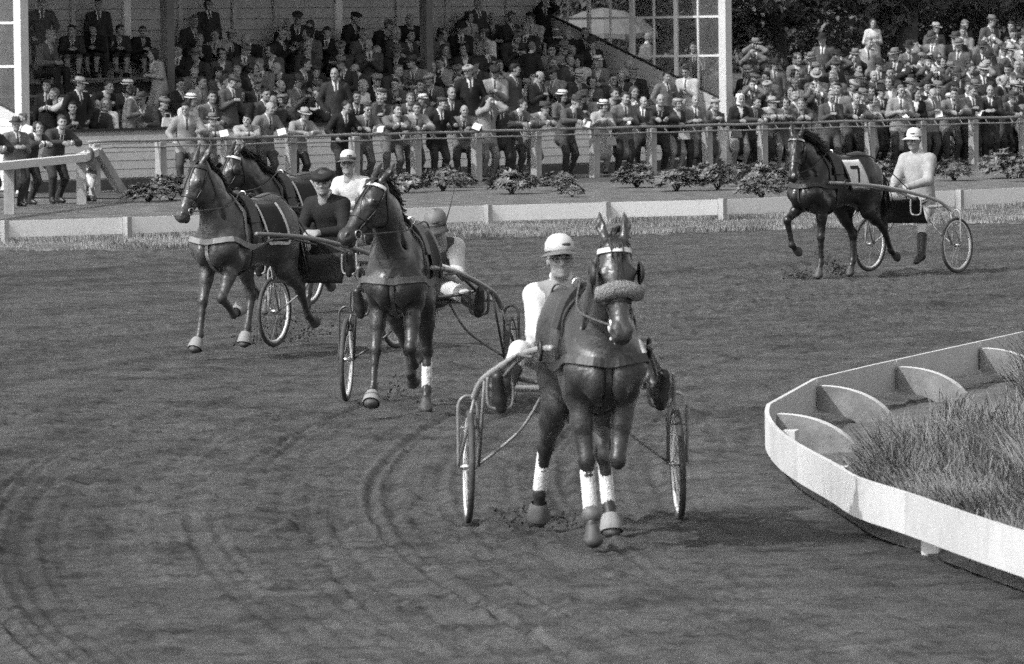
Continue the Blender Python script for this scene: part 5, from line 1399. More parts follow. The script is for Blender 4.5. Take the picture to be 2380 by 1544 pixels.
near_what = ['beside the slanting brace', 'behind the leading bay horse pair', 'below the fence behind the middle horse', 'against the fence right of the middle horse', 'in the pair right of the middle horse', 'second of the pair right of the middle horse', 'alone between two fence posts near the picture middle', 'with pale leaf tips left of the front horse ears', 'tiny, in front of another shrub left of the front horse ears', 'first of the thick clump right of the picture middle', 'broadest of the thick clump right of the picture middle', 'set back against the fence in the thick clump', 'front and centre of the thick clump', 'fourth along in the thick clump', 'behind the nose of the far horse', 'below the chin of the far horse', 'low, just above the outer rail before the far horse', 'behind the mane of the far horse', 'behind the back of the far horse', 'beside the seated driver of the far sulky', 'large and spreading at the right edge of the fence', 'cut by the right edge of the picture', 'small, against the fence near the right edge']
for i, (px, py, s) in enumerate(shr):
    g0 = G(px, py); t = thing('shrub', 'leafy evergreen shrub ' + near_what[i], 'shrub', (g0.x, g0.y, 0.04), random.uniform(0, 6), 'shrubs along the fence'); s *= random.uniform(0.85, 1.15); t.scale = (s * random.uniform(.9, 1.3), s, s * random.uniform(.75, 1.1))
    k = i % 4; link('leaves', SHRM[k][0], t); link('stems', SHRM[k][1], t)

# ------------------------------------------------------------------ grass
def blades(P, Hh, W, lean, seed, name, m, label, segs=2):
    rg = np.random.default_rng(seed); n = len(P)
    a = rg.uniform(0, 2 * np.pi, n); side = np.stack([np.cos(a), np.sin(a), np.zeros(n)], 1)
    fa = vnoise(P[:, 0] * 1.4, P[:, 1] * 0.8, 61) * 9.0; dirv = np.asarray(lean)[None] + rg.normal(size=(n, 3)) * np.array([0.3, 0.3, 0.1]) + np.stack([np.cos(fa), np.sin(fa), fa * 0], 1) * 0.45; dirv[:, 2] = 0
    w = W * rg.uniform(0.6, 1.3, n)[:, None]; h = Hh[:, None]
    up = np.array([0, 0, 1.0])
    if segs == 1:
        V = np.stack([P - side * w, P + side * w, P + up * h + dirv * h * 0.6], 1).reshape(-1, 3); F = np.arange(3 * n).reshape(n, 3)
    else:
        m1 = P + up * h * 0.55 + dirv * h * 0.18; m2 = P + up * h * 0.88 + dirv * h * 0.55; tip = P + up * h * 0.86 + dirv * h * 1.0
        V = np.stack([P - side * w, P + side * w, m1 + side * w * .8, m1 - side * w * .8, m2 + side * w * .5, m2 - side * w * .5, tip], 1).reshape(-1, 3)
        b = 7 * np.arange(n)[:, None]; F = np.concatenate([b + np.array([[0, 1, 2, 3]]), b + np.array([[3, 2, 4, 5]]), b + np.array([[5, 4, 6, 6]])])
        me = bpy.data.meshes.new(name); tri = F[2 * n:, :3]; quad = F[:2 * n]
        me.vertices.add(len(V)); me.vertices.foreach_set('co', V.astype(np.float32).ravel())
        lv = np.concatenate([quad.ravel(), tri.ravel()]).astype(np.int32); ls = np.concatenate([np.arange(len(quad)) * 4, len(quad) * 4 + np.arange(len(tri)) * 3]).astype(np.int32)
        me.loops.add(len(lv)); me.loops.foreach_set('vertex_index', lv); me.polygons.add(len(ls)); me.polygons.foreach_set('loop_start', ls); me.update(calc_edges=True); me.validate(); me.materials.append(m)
        o = link(name, me); return tag(o, label, None, kind='stuff')
    o = mk(name, V, F, m); return tag(o, label, None, kind='stuff')
M_longgrass = mat("long_dry_grass", 0.15, 0.7, 0.4, 2.0, spec=0.3)
M_shortgrass = mat("short_grass_blades", 0.21, 0.8, 0.4, 1.5, spec=0.2)
rg = np.random.default_rng(9)
railx = np.array([[p.y, p.x] for p in near if p.y < 46.5]); railx = railx[np.argsort(railx[:, 0])]
n = 190000; y = rg.uniform(31.5, 56.0, n); x = rg.uniform(1.7, 7.0, n)
lim = np.interp(y, railx[:, 0], railx[:, 1]) + 0.14
lim2 = np.interp(y, [31, 40.5, 42.5, 45, 47.5, 50.5, 53.5, 56], [1.0, 1.9, 2.3, 2.75, 3.2, 4.0, 5.0, 6.0])
ok = (x > np.maximum(lim, lim2)) & (x < 0.086 * y + 0.9 + 0.9 * vnoise(y * 0.8, y * 0, 15)); x = x[ok]; y = y[ok]
dens = np.clip((vnoise(x * 1.6, y * 0.9, 12) - 0.25) * 2.4, 0.08, 1); dark = np.exp(-(((x - 0.0705 * y) / 0.42) ** 2 + ((y - 42.3) / 2.2) ** 2)); dens *= 1 - 0.9 * dark
ok = rg.uniform(0, 1, len(x)) < dens; x = x[ok]; y = y[ok]
h = (0.14 + 0.62 * vnoise(x * 1.1, y * 0.55, 30) ** 1.3) * rg.uniform(0.6, 1.15, len(x)) * np.clip((x - np.interp(y, railx[:, 0], railx[:, 1])) * 1.3 + 0.25, 0.3, 1)
blades(np.stack([x, y, np.full(len(x), 0.03)], 1), h, 0.0042, (-0.25, 0.10, 0), 1, 'long_grass', M_longgrass, 'long wind-bent grass growing on the infield', 2)
# ragged grass at the track edge and along the outer rail
n = 110000; t = rg.uniform(0, len(eb) - 1.001, n); i0 = t.astype(int); EB = np.array([list(p) for p in eb]); P = EB[i0] + (EB[i0 + 1] - EB[i0]) * (t - i0)[:, None]
off = rg.uniform(-0.3, 9.5, n); P[:, 1] += off; x, y = P[:, 0], P[:, 1]
rp = np.array([[p.x, p.y] for p in RP]); ry = np.interp(x, rp[:, 0], rp[:, 1]); nearr = np.exp(-((y - ry) / 0.5) ** 2)
k = vnoise(x * 1.2, y * 0.8, 50); keep = rg.uniform(0, 1, n) < np.clip(k * 1.4, 0.1, 1); P = P[keep]; nearr = nearr[keep]; k = k[keep]
P[:, 2] = 0.01; hh = (0.035 + 0.075 * k + 0.06 * nearr) * rg.uniform(0.5, 1.2, len(P))
ff = (P[:, 1] - ry[keep]) > 0.4; hh[ff] *= 0.75
blades(P, hh, 0.011, (-0.2, 0, 0), 2, 'track_edge_grass', M_shortgrass, 'ragged grass fringe between the track and the outer rail', 1)
# ------------------------------------------------------------------ the five horses, sulkies and drivers
HX = 1.72
def rig(gx, gy, deg, hlabel, slabel, dlabel, hpose, coat, spose, tubemat, dcolor, dpose, cap, spect, vox=0.014, rein_mat=None, hdeg=None, hoff=0.0):
    rz = R(-90) - R(deg)          # deg: degrees the team heads to the picture's left of the camera
    f = Vector((math.cos(rz), math.sin(rz), 0)); base = Vector((gx, gy, 0))
    side_ = Vector((f.y, -f.x, 0))
    h = horse(hlabel, base + f * HX + side_ * hoff, R(-90) - R(deg if hdeg is None else hdeg), hpose, coat, vox)
    sulky(slabel, base, rz, tubemat, spose)
    D, r, bp = driver(dlabel, base, rz, dcolor, dpose, cap, spect)
    # reins: child of the horse's bridle line, from the bit over the saddle rings to the driver's hands
    for s in (-1, 1):
        hand = Vector(bp['handL' if s > 0 else 'handR']) + Vector((0.08 - HX, 0, -0.01))
        ring_ = Vector(h['sdf'].snap(np.array([[0.22, s * 0.09, 1.60]]), 0.06)[0])
        b0 = h['bit'][s]; mb = MB()
        a_ = b0.lerp(ring_, 0.5) + Vector((0, s * 0.05, -0.03)); q = a_; 
        sd = float(h['sdf'].sample(np.array(list(a_))))
        if sd < 0.03: q = Vector(h['sdf'].snap(np.array([list(a_ + Vector((0, s * 0.12, 0)))]), 0.03)[0])
        c_ = ring_.lerp(hand, 0.5) + Vector((0, 0, 0.0))
        sdc = float(h['sdf'].sample(np.array(list(c_))))
        if sdc < 0.02: c_ = Vector(h['sdf'].snap(np.array([list(c_ + Vector((0, 0, 0.1)))]), 0.02)[0])
        c2 = ring_.lerp(hand, 0.25); 
        if float(h['sdf'].sample(np.array(list(c2)))) < 0.02: c2 = Vector(h['sdf'].snap(np.array([list(c2 + Vector((0, 0, 0.1)))]), 0.02)[0])
        mb.tube(spline([b0, q, ring_, c2, c_, hand], 8), 0.0075, 6); mb.build('rein', rein_mat or M_strap, h['root'], True)
        # end of the rein hanging from the fist
        mb = MB(); mb.tube(spline([hand, hand + Vector((0.02, 0, -0.10)), hand + Vector((-0.05, s * 0.03, -0.28))], 5), 0.006, 5); mb.build('rein_end', rein_mat or M_strap, h['root'], True)
    # trace from the breast collar to the shaft
    for s in (-1, 1):
        mb = MB(); p0 = Vector(h['sdf'].snap(np.array([[0.18, s * 0.36, 1.14]]), 0.012)[0]); mb.tube([p0, p0 + Vector((-0.25, s * 0.05, 0.0)), Vector((-0.75, s * 0.40, 1.05))], 0.010, 6); mb.build('trace', M_strap, h['root'], True)
        mb = MB(); q0 = Vector(h['sdf'].snap(np.array([[0.22, s * 0.30, 1.25]]), 0.02)[0]); mb.tube([(0.22 + 0.04 * math.cos(a), s * (0.33), 1.175 + 0.055 * math.sin(a)) for a in [2 * math.pi * i / 12 for i in range(12)]], 0.012, 6, 0, True); mb.build('shaft_loop', M_leather, h['root'], True)
    return h, D, r, bp

WHITE_BORDER = dict(cloth_mat=M_cloth_black, border_mat=M_cloth_white, numeral=[])
FRONT = rig(0.375, 40.55, -4, 'bay horse trotting at the front, sheepskin noseband and white leg bandages', 'sulky drawn by the front horse, pale tubular shafts and spoked wheels', 'driver in white cap and white sleeves on the front sulky, looking past the horse',
    dict(legs=coat_mat('bay_leg', 0.018, 0.009, 0.4), RF=(12, 6, 30), RF_y=0.02, LF=(14, -92, -130), LF_y=-0.07, LH=(24, -36, 2, 32), LH_y=0.11, RH=(4, -50, -22, -20), RH_y=-0.10, poll=(0.93, 0.02, 1.84), yaw=2, pitch=24, ear=0.1, wraps={'RF': 1, 'LH': 1, 'RH': 1}, boots={'RF': 'ankle', 'LH': 'pale', 'RH': 'dark'}, fleece=True, mane=0.7, cloth=False, collar_z=1.12, wind=(-0.6, 0.5, 0.2)),
    coat_mat('bay_coat', 0.034, 0.014, 0.34), dict(hw=0.66, mt2=M_tube_grey), M_tube_light, (0.22, 0.5, 0.5, 0.05), dict(arm_tag=SL, lean=4, side=-8, bulk=1.1, hyaw=4, hpitch=0, collar=True, head='short'), (0.5, 0.36, 0.12), True, 0.0125, None, -7.5, 0.03)[0]
rig(-0.70, 54.3, 6, 'dark horse in the middle with head turned aside and pale browband', 'sulky drawn by the middle horse with head turned, dark tubular frame', 'crouching driver in mottled cap half hidden behind the middle horse',
    dict(legs=coat_mat('dark_bay_leg', 0.015, 0.008, 0.4), RF=(20, 16, 52), RF_y=-0.09, LF=(26, -62, -105), LF_y=0.03, LH=(36, -22, 12, 30), LH_y=0.04, RH=(2, -52, -30, -62), RH_y=0.04, poll=(0.88, -0.08, 1.90), yaw=-38, pitch=44, ear=0.0, boots={'RF': 'ribbed'}, shin=['RH'], wraps={'LH': 1}, blinkers=False, mane=0.8, cloth=True, collar_z=1.10, harness=[M_strap, M_leather], wind=(-0.8, 0.4, 0.1), cloth_mat=M_cloth_black, border_mat=M_leather, numeral=[]),
    coat_mat('dark_bay_coat', 0.022, 0.010, 0.34), dict(hw=0.70, mt2=M_tube_dark), M_tube_grey, (0.07, 0.5, 0.5, 0.04), dict(arm_tag=SL, lean=34, curl=20, side=12, hyaw=-12, hpitch=30, bulk=1.08, pelvis=(-0.12, 0, 1.0)), (0.13, 0.10, 0.05), False, 0.013)
rig(-1.76, 64.0, 25, 'chestnut horse leading the left pair, pale face seen side on', 'sulky drawn by the near horse of the left pair, black dirt guard', 'driver in black jacket and dark peaked cap behind the left pair',
    dict(legs=coat_mat('chestnut_leg', 0.03, 0.014, 0.42), RF=(22, 14, 40), RF_y=-0.04, LF=(34, -58, -110), LH=(-8, -62, -34, -60), RH=(54, -22, 20, 26), poll=(0.80, -0.05, 1.89), yaw=-16, pitch=31, ear=0.0, boots={'RF': 'pale', 'LF': 'pale', 'RH': 'pale'}, blinkers=False, mane=0.5, collar_z=1.13, harness=[mat('pale_worn_leather', 0.2, 0.6, 0.2, 20), M_leather], bridle=[M_leather, M_leather, M_metal], **WHITE_BORDER),
    coat_mat('chestnut_coat', 0.044, 0.020, 0.36), dict(apron=(0.06, 0.32), mt2=M_tube_light), M_tube_grey, (0.014, 0.5, 0.5, 0.05), dict(lean=10, bulk=1.1, hyaw=18, hpitch=8, collar=True, handL=(0.42, 0.06, 1.15), handR=(0.42, -0.06, 1.15)), 'soft', False, 0.0135, None, None, 0.10)
rig(-1.74, 73.9, 28, 'dark horse running behind the chestnut, blaze and blinkers showing', 'sulky mostly hidden behind the left pair of horses', 'driver in white jacket and white cap with spectacles behind the left pair',
    dict(RF=(26, -30, -60), LF=(10, 4, 20), LH=(40, -28, 14, 28), RH=(-6, -58, -34, -60), poll=(0.98, -0.04, 1.80), yaw=-14, pitch=34, ear=0.2, mane=0.8, **WHITE_BORDER),
    coat_mat('brown_coat', 0.016, 0.008, 0.34), dict(mt2=M_tube_dark), M_tube_dark, (0.46, 0.5, 0.5, 0.05), dict(arm_tag=JK, lean=4, side=-4, hyaw=20, hpitch=3, pelvis=(0, 0, 0.98), head='short', bulk=1.1), (0.5, 0.08, 0.08), True, 0.015)
rig(5.13, 82.3, 38, 'black horse trotting alone at the far right with number seven cloth', 'sulky drawn by the lone black horse, pale shafts and black dirt guard', 'driver in pale jacket and white cap sitting behind the lone black horse',
    dict(RF=(62, -14, -55), LF=(2, -2, 22), LH=(-4, -58, -30, -55), RH=(30, -34, 4, 28), poll=(0.88, 0.05, 1.78), yaw=24, pitch=32, ear=0.0, mane=1.1, cloth_x=-0.1, wind=(-0.9, 0.2, 0.1), martingale=True, bridle=[M_leather, M_metal, M_metal]),
    coat_mat('black_coat', 0.008, 0.004, 0.30), dict(apron=(-0.30, 0.34), mt2=M_tube_light, rim=M_rim), M_tube_light, (0.30, 0.5, 0.5, 0.05), dict(arm_tag=JK, lean=-2, hyaw=6, hpitch=8, size=1.05, bulk=1.16, belly=True, pelvis=(-0.16, 0, 0.98), handL=(0.24, 0.13, 1.10), handR=(0.24, -0.13, 1.10), poleL=(-0.6, 0.7, -0.6), poleR=(-0.6, -0.7, -0.6), footL=(0.34, 0.36, 0.24), kneeL=(1, 0.3, 0.4), toeL=(1, 0.1, -0.3), soleL=(0, 0, -1)), (0.56, 0.56, 0.5), False, 0.014, M_leather)

# froth at the bit of the front horse, whips
def whip(label, a, b_):
    mb = MB(); a = Vector(a); b_ = Vector(b_); mb.tube([a, a.lerp(b_, .5) + Vector((0.01, 0, 0.01)), b_], [0.008, 0.005, 0.002], 6); tag(mb.build('whip', M_leather, None, True), label, 'whip')
mb = MB(); rr = random.Random(5); hr = FRONT['root']; hp_ = FRONT['hp']
for i in range(26):
    s_ = rr.uniform(0.49, 0.60); w_ = rr.choice((-1, 1)) * rr.uniform(0.02, 0.06); p_ = Vector(FRONT['sdf'].snap(np.array([list(hp_(s_, w_, rr.uniform(-.12, -.03)))]), 0.004)[0])
    mb.ellipsoid(p_, (rr.uniform(.006, .014), rr.uniform(.005, .010), rr.uniform(.006, .02)), 0, 6, 4)
mb.build('froth', M_cloth_white, hr, True)['kind'] = 'stuff'
whip('thin whip raised beside the mottled cap of the crouching driver', (-0.62, 54.0, 1.25), (-0.42, 54.1, 1.98))
whip('thin upright whip held by the driver of the black horse', (4.62, 82.0, 1.15), (4.52, 82.0, 2.02))

# soil thrown up by the hooves
M_clod = mat("flying_soil", 0.035, 0.95, 0.4, 20)
def soil(label, c, ext, n, up, seed):
    rr = random.Random(seed); mb = MB()
    for _ in range(n):
        t = rr.random() ** 1.4; p = Vector(c) + Vector((rr.gauss(0, ext[0]) + up[0] * t, rr.gauss(0, ext[1]) + up[1] * t, abs(rr.gauss(0, ext[2])) + up[2] * t)); r = rr.uniform(0.006, 0.022) * (1.2 - t * .6)
        vs = [p + Vector((rr.uniform(-1, 1), rr.uniform(-1, 1), rr.uniform(-1, 1))).normalized() * r for _ in range(5)]
        mb.add(vs, [(0, 1, 2), (0, 2, 3), (0, 3, 1), (1, 3, 4), (1, 4, 2), (2, 4, 3)])
    tag(mb.build('flying_soil', M_clod), label, None, kind='stuff')
def gp(px, py): return G(px, py)
soil('soil kicked up behind the chestnut horse', gp(610, 800), (0.16, 0.3, 0.05), 420, (0.25, 0, 0.28), 1)
soil('soil scattered under the trailing hoof of the chestnut', gp(715, 790), (0.10, 0.3, 0.05), 160, (0.1, 0, 0.25), 2)
soil('soil spraying from the forefoot of the black horse', gp(1860, 648), (0.09, 0.15, 0.03), 220, (-0.08, 0, 0.10), 3)
soil('soil spraying from the hind foot of the black horse', gp(1955, 640), (0.07, 0.15, 0.05), 320, (-0.28, 0, 0.28), 4)
soil('soil flicked up around the feet of the front horse', gp(1260, 1222), (0.12, 0.3, 0.02), 160, (0.0, 0, 0.10), 5)
soil('soil flicked up by the middle horse', gp(925, 938), (0.10, 0.3, 0.02), 90, (0.0, 0, 0.20), 6)
# ------------------------------------------------------------------ the spectators
CV, CHV = 0.021, 0.0105
POSES = dict(
    rail_a=dict(pelvis=(-0.24, 0, 0.90), lean=20, curl=14, handL=(0.30, 0.08, 1.13), handR=(0.30, -0.14, 1.13), poleL=(-.5, .9, -.2), poleR=(-.5, -.9, -.2), handdirL=(.9, -.3, -.4), handdirR=(.9, .3, -.4), footL=(-0.30, 0.12, 0.08), footR=(-0.12, -0.12, 0.08), hpitch=8),
    rail_b=dict(pelvis=(-0.32, 0.02, 0.88), lean=29, curl=18, handL=(0.31, -0.04, 1.12), handR=(0.29, 0.05, 1.14), poleL=(-.4, 1, -.1), poleR=(-.4, -1, -.1), handdirL=(.8, -.5, -.4), handdirR=(.8, .5, -.4), footL=(-0.42, 0.12, 0.08), footR=(-0.20, -0.14, 0.08), hpitch=-2),
    rail_c=dict(pelvis=(-0.14, 0, 0.92), lean=10, curl=10, handL=(0.26, 0.24, 1.13), handR=(0.10, -0.25, 0.95), poleR=(-.8, -.6, 0), footL=(-0.12, 0.11, 0.08), footR=(-0.05, -0.12, 0.08), hpitch=10),
    paper=dict(lean=3, curl=10, handL=(0.27, 0.05, 1.20), handR=(0.27, -0.07, 1.20), hpitch=22),
    plain=dict(lean=1, curl=6, handL=(0.05, 0.30, 0.80), handR=(0.05, -0.30, 0.80), poleL=(-1, .4, 0), poleR=(-1, -.4, 0)),
    pocket=dict(lean=0, curl=8, handL=(0.10, 0.20, 0.90), handR=(0.10, -0.20, 0.90), poleL=(-.6, 1, 0), poleR=(-.6, -1, 0), belly=True),
    field=dict(lean=2, curl=6, handL=(0.17, 0.07, 1.58), handR=(0.17, -0.07, 1.58), poleL=(0, .8, -1), poleR=(0, -.8, -1), hpitch=0),
    point=dict(lean=5, curl=6, handL=(0.30, 0.05, 1.1), handR=(0.50, -0.22, 1.48), poleR=(0, -.3, -1)),
    lady=dict(female=True, lean=4, curl=8, coat=0.50, leg_tag=ST, handL=(0.24, 0.05, 1.06), handR=(0.24, -0.07, 1.06), size=0.94, pelvis=(0, 0, 0.88), tie=False),
    lady_rail=dict(female=True, lean=14, curl=12, coat=0.48, leg_tag=ST, pelvis=(-0.18, 0, 0.87), handL=(0.25, 0.06, 1.15), handR=(0.25, -0.10, 1.15), footL=(-0.2, 0.1, 0.08), footR=(-0.14, -0.1, 0.08), size=0.94, tie=False),
    coat=dict(lean=4, curl=8, coat=0.48, handL=(0.26, 0.10, 1.15), handR=(0.26, -0.12, 1.15)),
    sit_a=dict(pelvis=(0, 0, 0.50), lean=6, curl=14, footL=(0.46, 0.13, 0.08), footR=(0.44, -0.13, 0.08), kneeL=(.3, .1, 1), kneeR=(.3, -.1, 1), handL=(0.34, 0.12, 0.66), handR=(0.34, -0.12, 0.66), skirt_jacket=False),
    sit_b=dict(pelvis=(0, 0, 0.50), lean=22, curl=20, footL=(0.44, 0.15, 0.08), footR=(0.42, -0.15, 0.08), kneeL=(.3, .1, 1), kneeR=(.3, -.1, 1), handL=(0.44, 0.06, 0.72), handR=(0.44, -0.06, 0.72), skirt_jacket=False),
    sit_c=dict(pelvis=(0, 0, 0.50), lean=0, curl=8, footL=(0.46, 0.10, 0.08), footR=(0.42, -0.12, 0.08), kneeL=(.3, .1, 1), kneeR=(.3, -.1, 1), handL=(0.30, 0.03, 0.84), handR=(0.30, -0.05, 0.84), skirt_jacket=False, hpitch=16),
    sit_lady=dict(female=True, pelvis=(0, 0, 0.48), lean=6, curl=12, footL=(0.44, 0.06, 0.08), footR=(0.44, -0.06, 0.08), kneeL=(.3, .0, 1), kneeR=(.3, 0, 1), handL=(0.30, 0.04, 0.64), handR=(0.30, -0.05, 0.64), size=0.94, leg_tag=JK, shin_tag=ST, skirt_jacket=False, tie=False, pelvis_tag=JK),
    sit_boy=dict(pelvis=(0, 0, 0.46), lean=12, curl=14, footL=(0.36, 0.09, 0.10), footR=(0.34, -0.09, 0.10), kneeL=(.3, .1, 1), kneeR=(.3, -.1, 1), handL=(0.28, 0.07, 0.62), handR=(0.28, -0.07, 0.62), size=0.84, shin_tag=SK, skirt_jacket=False),
)
TPL = {}
def tpl(pose, head, hy, tie=None):
    key = (pose, head, hy)
    if key not in TPL:
        d = dict(POSES[pose]); d.setdefault('bulk', 1.12 if d.get('female') else 1.22); d.setdefault('legbulk', 1.18); d['head'] = head; d['hyaw'] = hy
        TPL[key] = person_mesh('person_' + pose, d, CV, CHV)
    return TPL[key]
TONES = {'black': 0.012, 'dark': 0.035, 'dark grey': 0.07, 'grey': 0.13, 'pale grey': 0.24, 'light': 0.36, 'white': 0.6}
ORD = ['first', 'second', 'third', 'fourth', 'fifth', 'sixth', 'seventh', 'eighth', 'ninth', 'tenth', 'eleventh', 'twelfth', 'thirteenth', 'fourteenth', 'fifteenth', 'sixteenth', 'seventeenth', 'eighteenth', 'nineteenth', 'twentieth',
       'twenty-first', 'twenty-second', 'twenty-third', 'twenty-fourth', 'twenty-fifth', 'twenty-sixth', 'twenty-seventh', 'twenty-eighth', 'twenty-ninth', 'thirtieth', 'thirty-first', 'thirty-second', 'thirty-third', 'thirty-fourth', 'thirty-fifth', 'thirty-sixth', 'thirty-seventh', 'thirty-eighth', 'thirty-ninth', 'fortieth', 'forty-first', 'forty-second', 'forty-third']
PEOPLE = []; cr = random.Random(21)
HATN = {'felt_hat': 'felt hat', 'flat_cap': 'flat cap', 'round_hat': 'round hat', 'headscarf': 'headscarf', 'brimmed_hat': 'brimmed hat'}
def person(loc, face, pose, head, hy, tone, where, hat=None, hat_tone=None, trouser=None, shirt=None, scale=None, hair=None, fixed=None):
    """face: world direction angle (degrees) measured from straight at the camera, positive to the picture's right"""
    t = tpl(pose, head, hy); o = link('person', t['me'], None, loc); o.rotation_euler = (0, 0, R(-90 + face))
    s = scale or cr.uniform(0.955, 1.04); o.scale = (s * cr.uniform(0.95, 1.08), s * cr.uniform(0.95, 1.08), s)
    jv = TONES[tone] * cr.uniform(0.85, 1.2); tv = trouser if trouser is not None else cr.choice([0.02, 0.035, 0.06, 0.1]); sv = shirt if shirt is not None else cr.choice([0.5, 0.6, 0.65, 0.4])
    o.color = (jv, tv, sv, hair if hair is not None else cr.choice([0.012, 0.015, 0.02, 0.025, 0.035, 0.05, 0.12, 0.22]))
    o['category'] = 'person'
    hd = {'bald': 'balding person', 'curly': 'curly-haired person', 'bob': 'person with bobbed hair', 'glasses': 'person in dark glasses', 'short': 'bareheaded person'}[head]
    if hat:
        hdict = {0.02: 'black', 0.05: 'dark', 0.14: 'grey', 0.28: 'pale', 0.6: 'white'}; hv = hat_tone if hat_tone is not None else cr.choice([0.02, 0.05, 0.14, 0.14, 0.28])
        q = link(hat, HATS[hat], o); q.matrix_local = t['headM']; q.color = (hv, hv, hv, 1); hd = 'person in %s %s' % (hdict[hv], HATN[hat])
    cloth = 'coat' if pose in ('coat', 'lady', 'lady_rail', 'sit_lady') else ('jacket')
    PEOPLE.append([o, where, '%s and %s %s' % (hd, tone, cloth) if hat else '%s in %s %s' % (hd.replace(' in dark glasses', ' with dark glasses'), tone, cloth), project(Vector(loc))[0], fixed])
    return o
M_paper = mat("paper", 0.72, 0.8, 0.1, 20)
def race_card(p, label, rz=0.0):
    mb = MB(); mb.box((0, -0.055, 0.0), (0.17, 0.11, 0.006), 0, Matrix.Rotation(R(24), 3, 'X')); mb.box((0, 0.055, 0.0), (0.17, 0.11, 0.006), 0, Matrix.Rotation(R(-24), 3, 'X'))
    o = mb.build('race_card', M_paper, None, False, p); o.rotation_euler = (R(35), R(cr.uniform(-20, 20)), rz); tag(o, label, 'race card', 'race cards held by spectators at the fence')

# --- along the fence, left to right as they stand
CAMF = 20
fencers = [  # x in the picture, pose, head, head turn, tone, hat, hat tone, trouser
    (434, 'rail_c', 'glasses', -20, 'pale grey', None, None, .05), (488, 'rail_b', 'short', 0, 'pale grey', 'felt_hat', .14, .10), (572, 'rail_b', 'short', -20, 'pale grey', None, None, .13), (622, 'rail_c', 'bald', 10, 'grey', None, None, .07),
    (703, 'rail_a', 'short', 0, 'pale grey', 'felt_hat', .28, .03), (800, 'rail_c', 'short', 30, 'black', None, None, .03), (851, 'rail_a', 'glasses', 0, 'grey', None, None, .10), (918, 'rail_b', 'short', 10, 'grey', None, None, .11),
    (967, 'rail_a', 'short', -20, 'pale grey', None, None, .05), (1022, 'rail_c', 'short', 30, 'black', 'round_hat', .05, .03), (1078, 'rail_a', 'bald', 10, 'grey', None, None, .04), (1130, 'field', 'short', 0, 'pale grey', None, None, .16), (1165, 'plain', 'short', -20, 'dark', None, None, .03),
    (1207, 'rail_a', 'short', 30, 'grey', None, None, .06), (1254, 'rail_b', 'short', 10, 'grey', 'felt_hat', .05, .12), (1331, 'rail_a', 'short', 30, 'dark grey', 'felt_hat', .05, .04), (1399, 'lady_rail', 'curly', 30, 'light', 'brimmed_hat', .6, None),
    (1446, 'coat', 'short', 10, 'grey', None, None, .03), (1493, 'point', 'bald', 30, 'dark', None, None, .03), (1533, 'rail_a', 'bald', 0, 'dark', None, None, .03), (1567, 'lady', 'curly', 0, 'dark', 'round_hat', .28, None), (1611, 'coat', 'bald', 0, 'grey', None, None, .03),
    (1658, 'lady_rail', 'short', 0, 'dark grey', 'round_hat', .28, None), (1715, 'lady', 'bob', 0, 'black', 'headscarf', .6, None), (1752, 'rail_a', 'short', 0, 'dark grey', None, None, .03), (1786, 'rail_b', 'short', 10, 'pale grey', 'felt_hat', .28, .04), (1825, 'lady_rail', 'curly', -20, 'grey', None, None, None),
    (1859, 'rail_b', 'short', -20, 'dark grey', None, None, .06), (1929, 'paper', 'glasses', 0, 'dark grey', None, None, .09), (1987, 'rail_a', 'bald', 10, 'dark grey', None, None, .04), (2024, 'lady_rail', 'curly', 30, 'light', None, None, None),
    (2091, 'coat', 'glasses', 10, 'pale grey', None, None, .05), (2127, 'lady', 'bob', 30, 'black', None, None, None), (2158, 'paper', 'bald', 0, 'pale grey', None, None, .07), (2216, 'rail_a', 'short', -20, 'grey', None, None, .05), (2253, 'paper', 'short', 10, 'dark grey', None, None, .03),
    (2300, 'coat', 'bald', 0, 'dark', None, None, .03), (2347, 'rail_a', 'short', -20, 'dark grey', 'felt_hat', .05, .03), (2392, 'rail_b', 'short', 0, 'grey', 'felt_hat', .14, .05)]
card_at = {488: 'race card held by the person in a grey felt hat above the chestnut horse', 622: 'folded card held by the balding person between the two fence posts', 851: 'race card held by the bespectacled person above the white-capped driver', 1078: 'race card raised by the balding person in the middle of the fence row', 1331: 'race card held by the hatted person near the pale-coated one', 1446: 'small card held by the long-coated person at the fence', 2091: 'rolled card held by the person in the long pale coat', 2158: 'race card held above the far driver cap', 2253: 'race card held at the fence left of the long dark coat by the right edge'}
for px, pose, head, hy, tone, hat, ht, trv in fencers:
    v = 0.34 if 'rail' in pose or pose == 'coat' else 0.46
    u = u_at(px, v, 1.2); p = UV(u, v, 0.05); p.z = 0.05 if px < 1690 else 0.036
    person(p, cr.uniform(0, 40), pose, head, hy, tone, 'fence', hat, ht, trv, scale=cr.uniform(0.99, 1.09))
    if px in card_at:
        q = UV(u, -0.06 if 'rail' in pose else 0.16, 1.22); race_card(q, card_at[px], R(cr.uniform(-40, 20)))
def handbag(px, v, z, label, tone):
    u = u_at(px, v, z); mb = MB(); vs = [(-.14, -.035, 0), (.14, -.035, 0), (.11, -.03, .19), (-.11, -.03, .19), (-.14, .035, 0), (.14, .035, 0), (.11, .03, .19), (-.11, .03, .19)]
    mb.add(vs, [(0, 1, 2, 3), (5, 4, 7, 6), (0, 4, 5, 1), (3, 2, 6, 7), (0, 3, 7, 4), (1, 5, 6, 2)])
    o = mb.build('handbag', mat('handbag_leather', tone, 0.5, 0.1, 8), None, False, UV(u, v, z)); o.rotation_euler = (0, 0, R(cr.uniform(-5, 35))); o.modifiers.new('b', 'BEVEL').width = 0.012
    tag(o, label, 'handbag')
    h_ = MB(); h_.tube(spline([(-.07, 0, .185), (-.05, 0, .27), (.05, 0, .27), (.07, 0, .185)], 5), 0.008, 6); h_.build('handle', mat('bag_handle', tone * .8, .5), o, True)
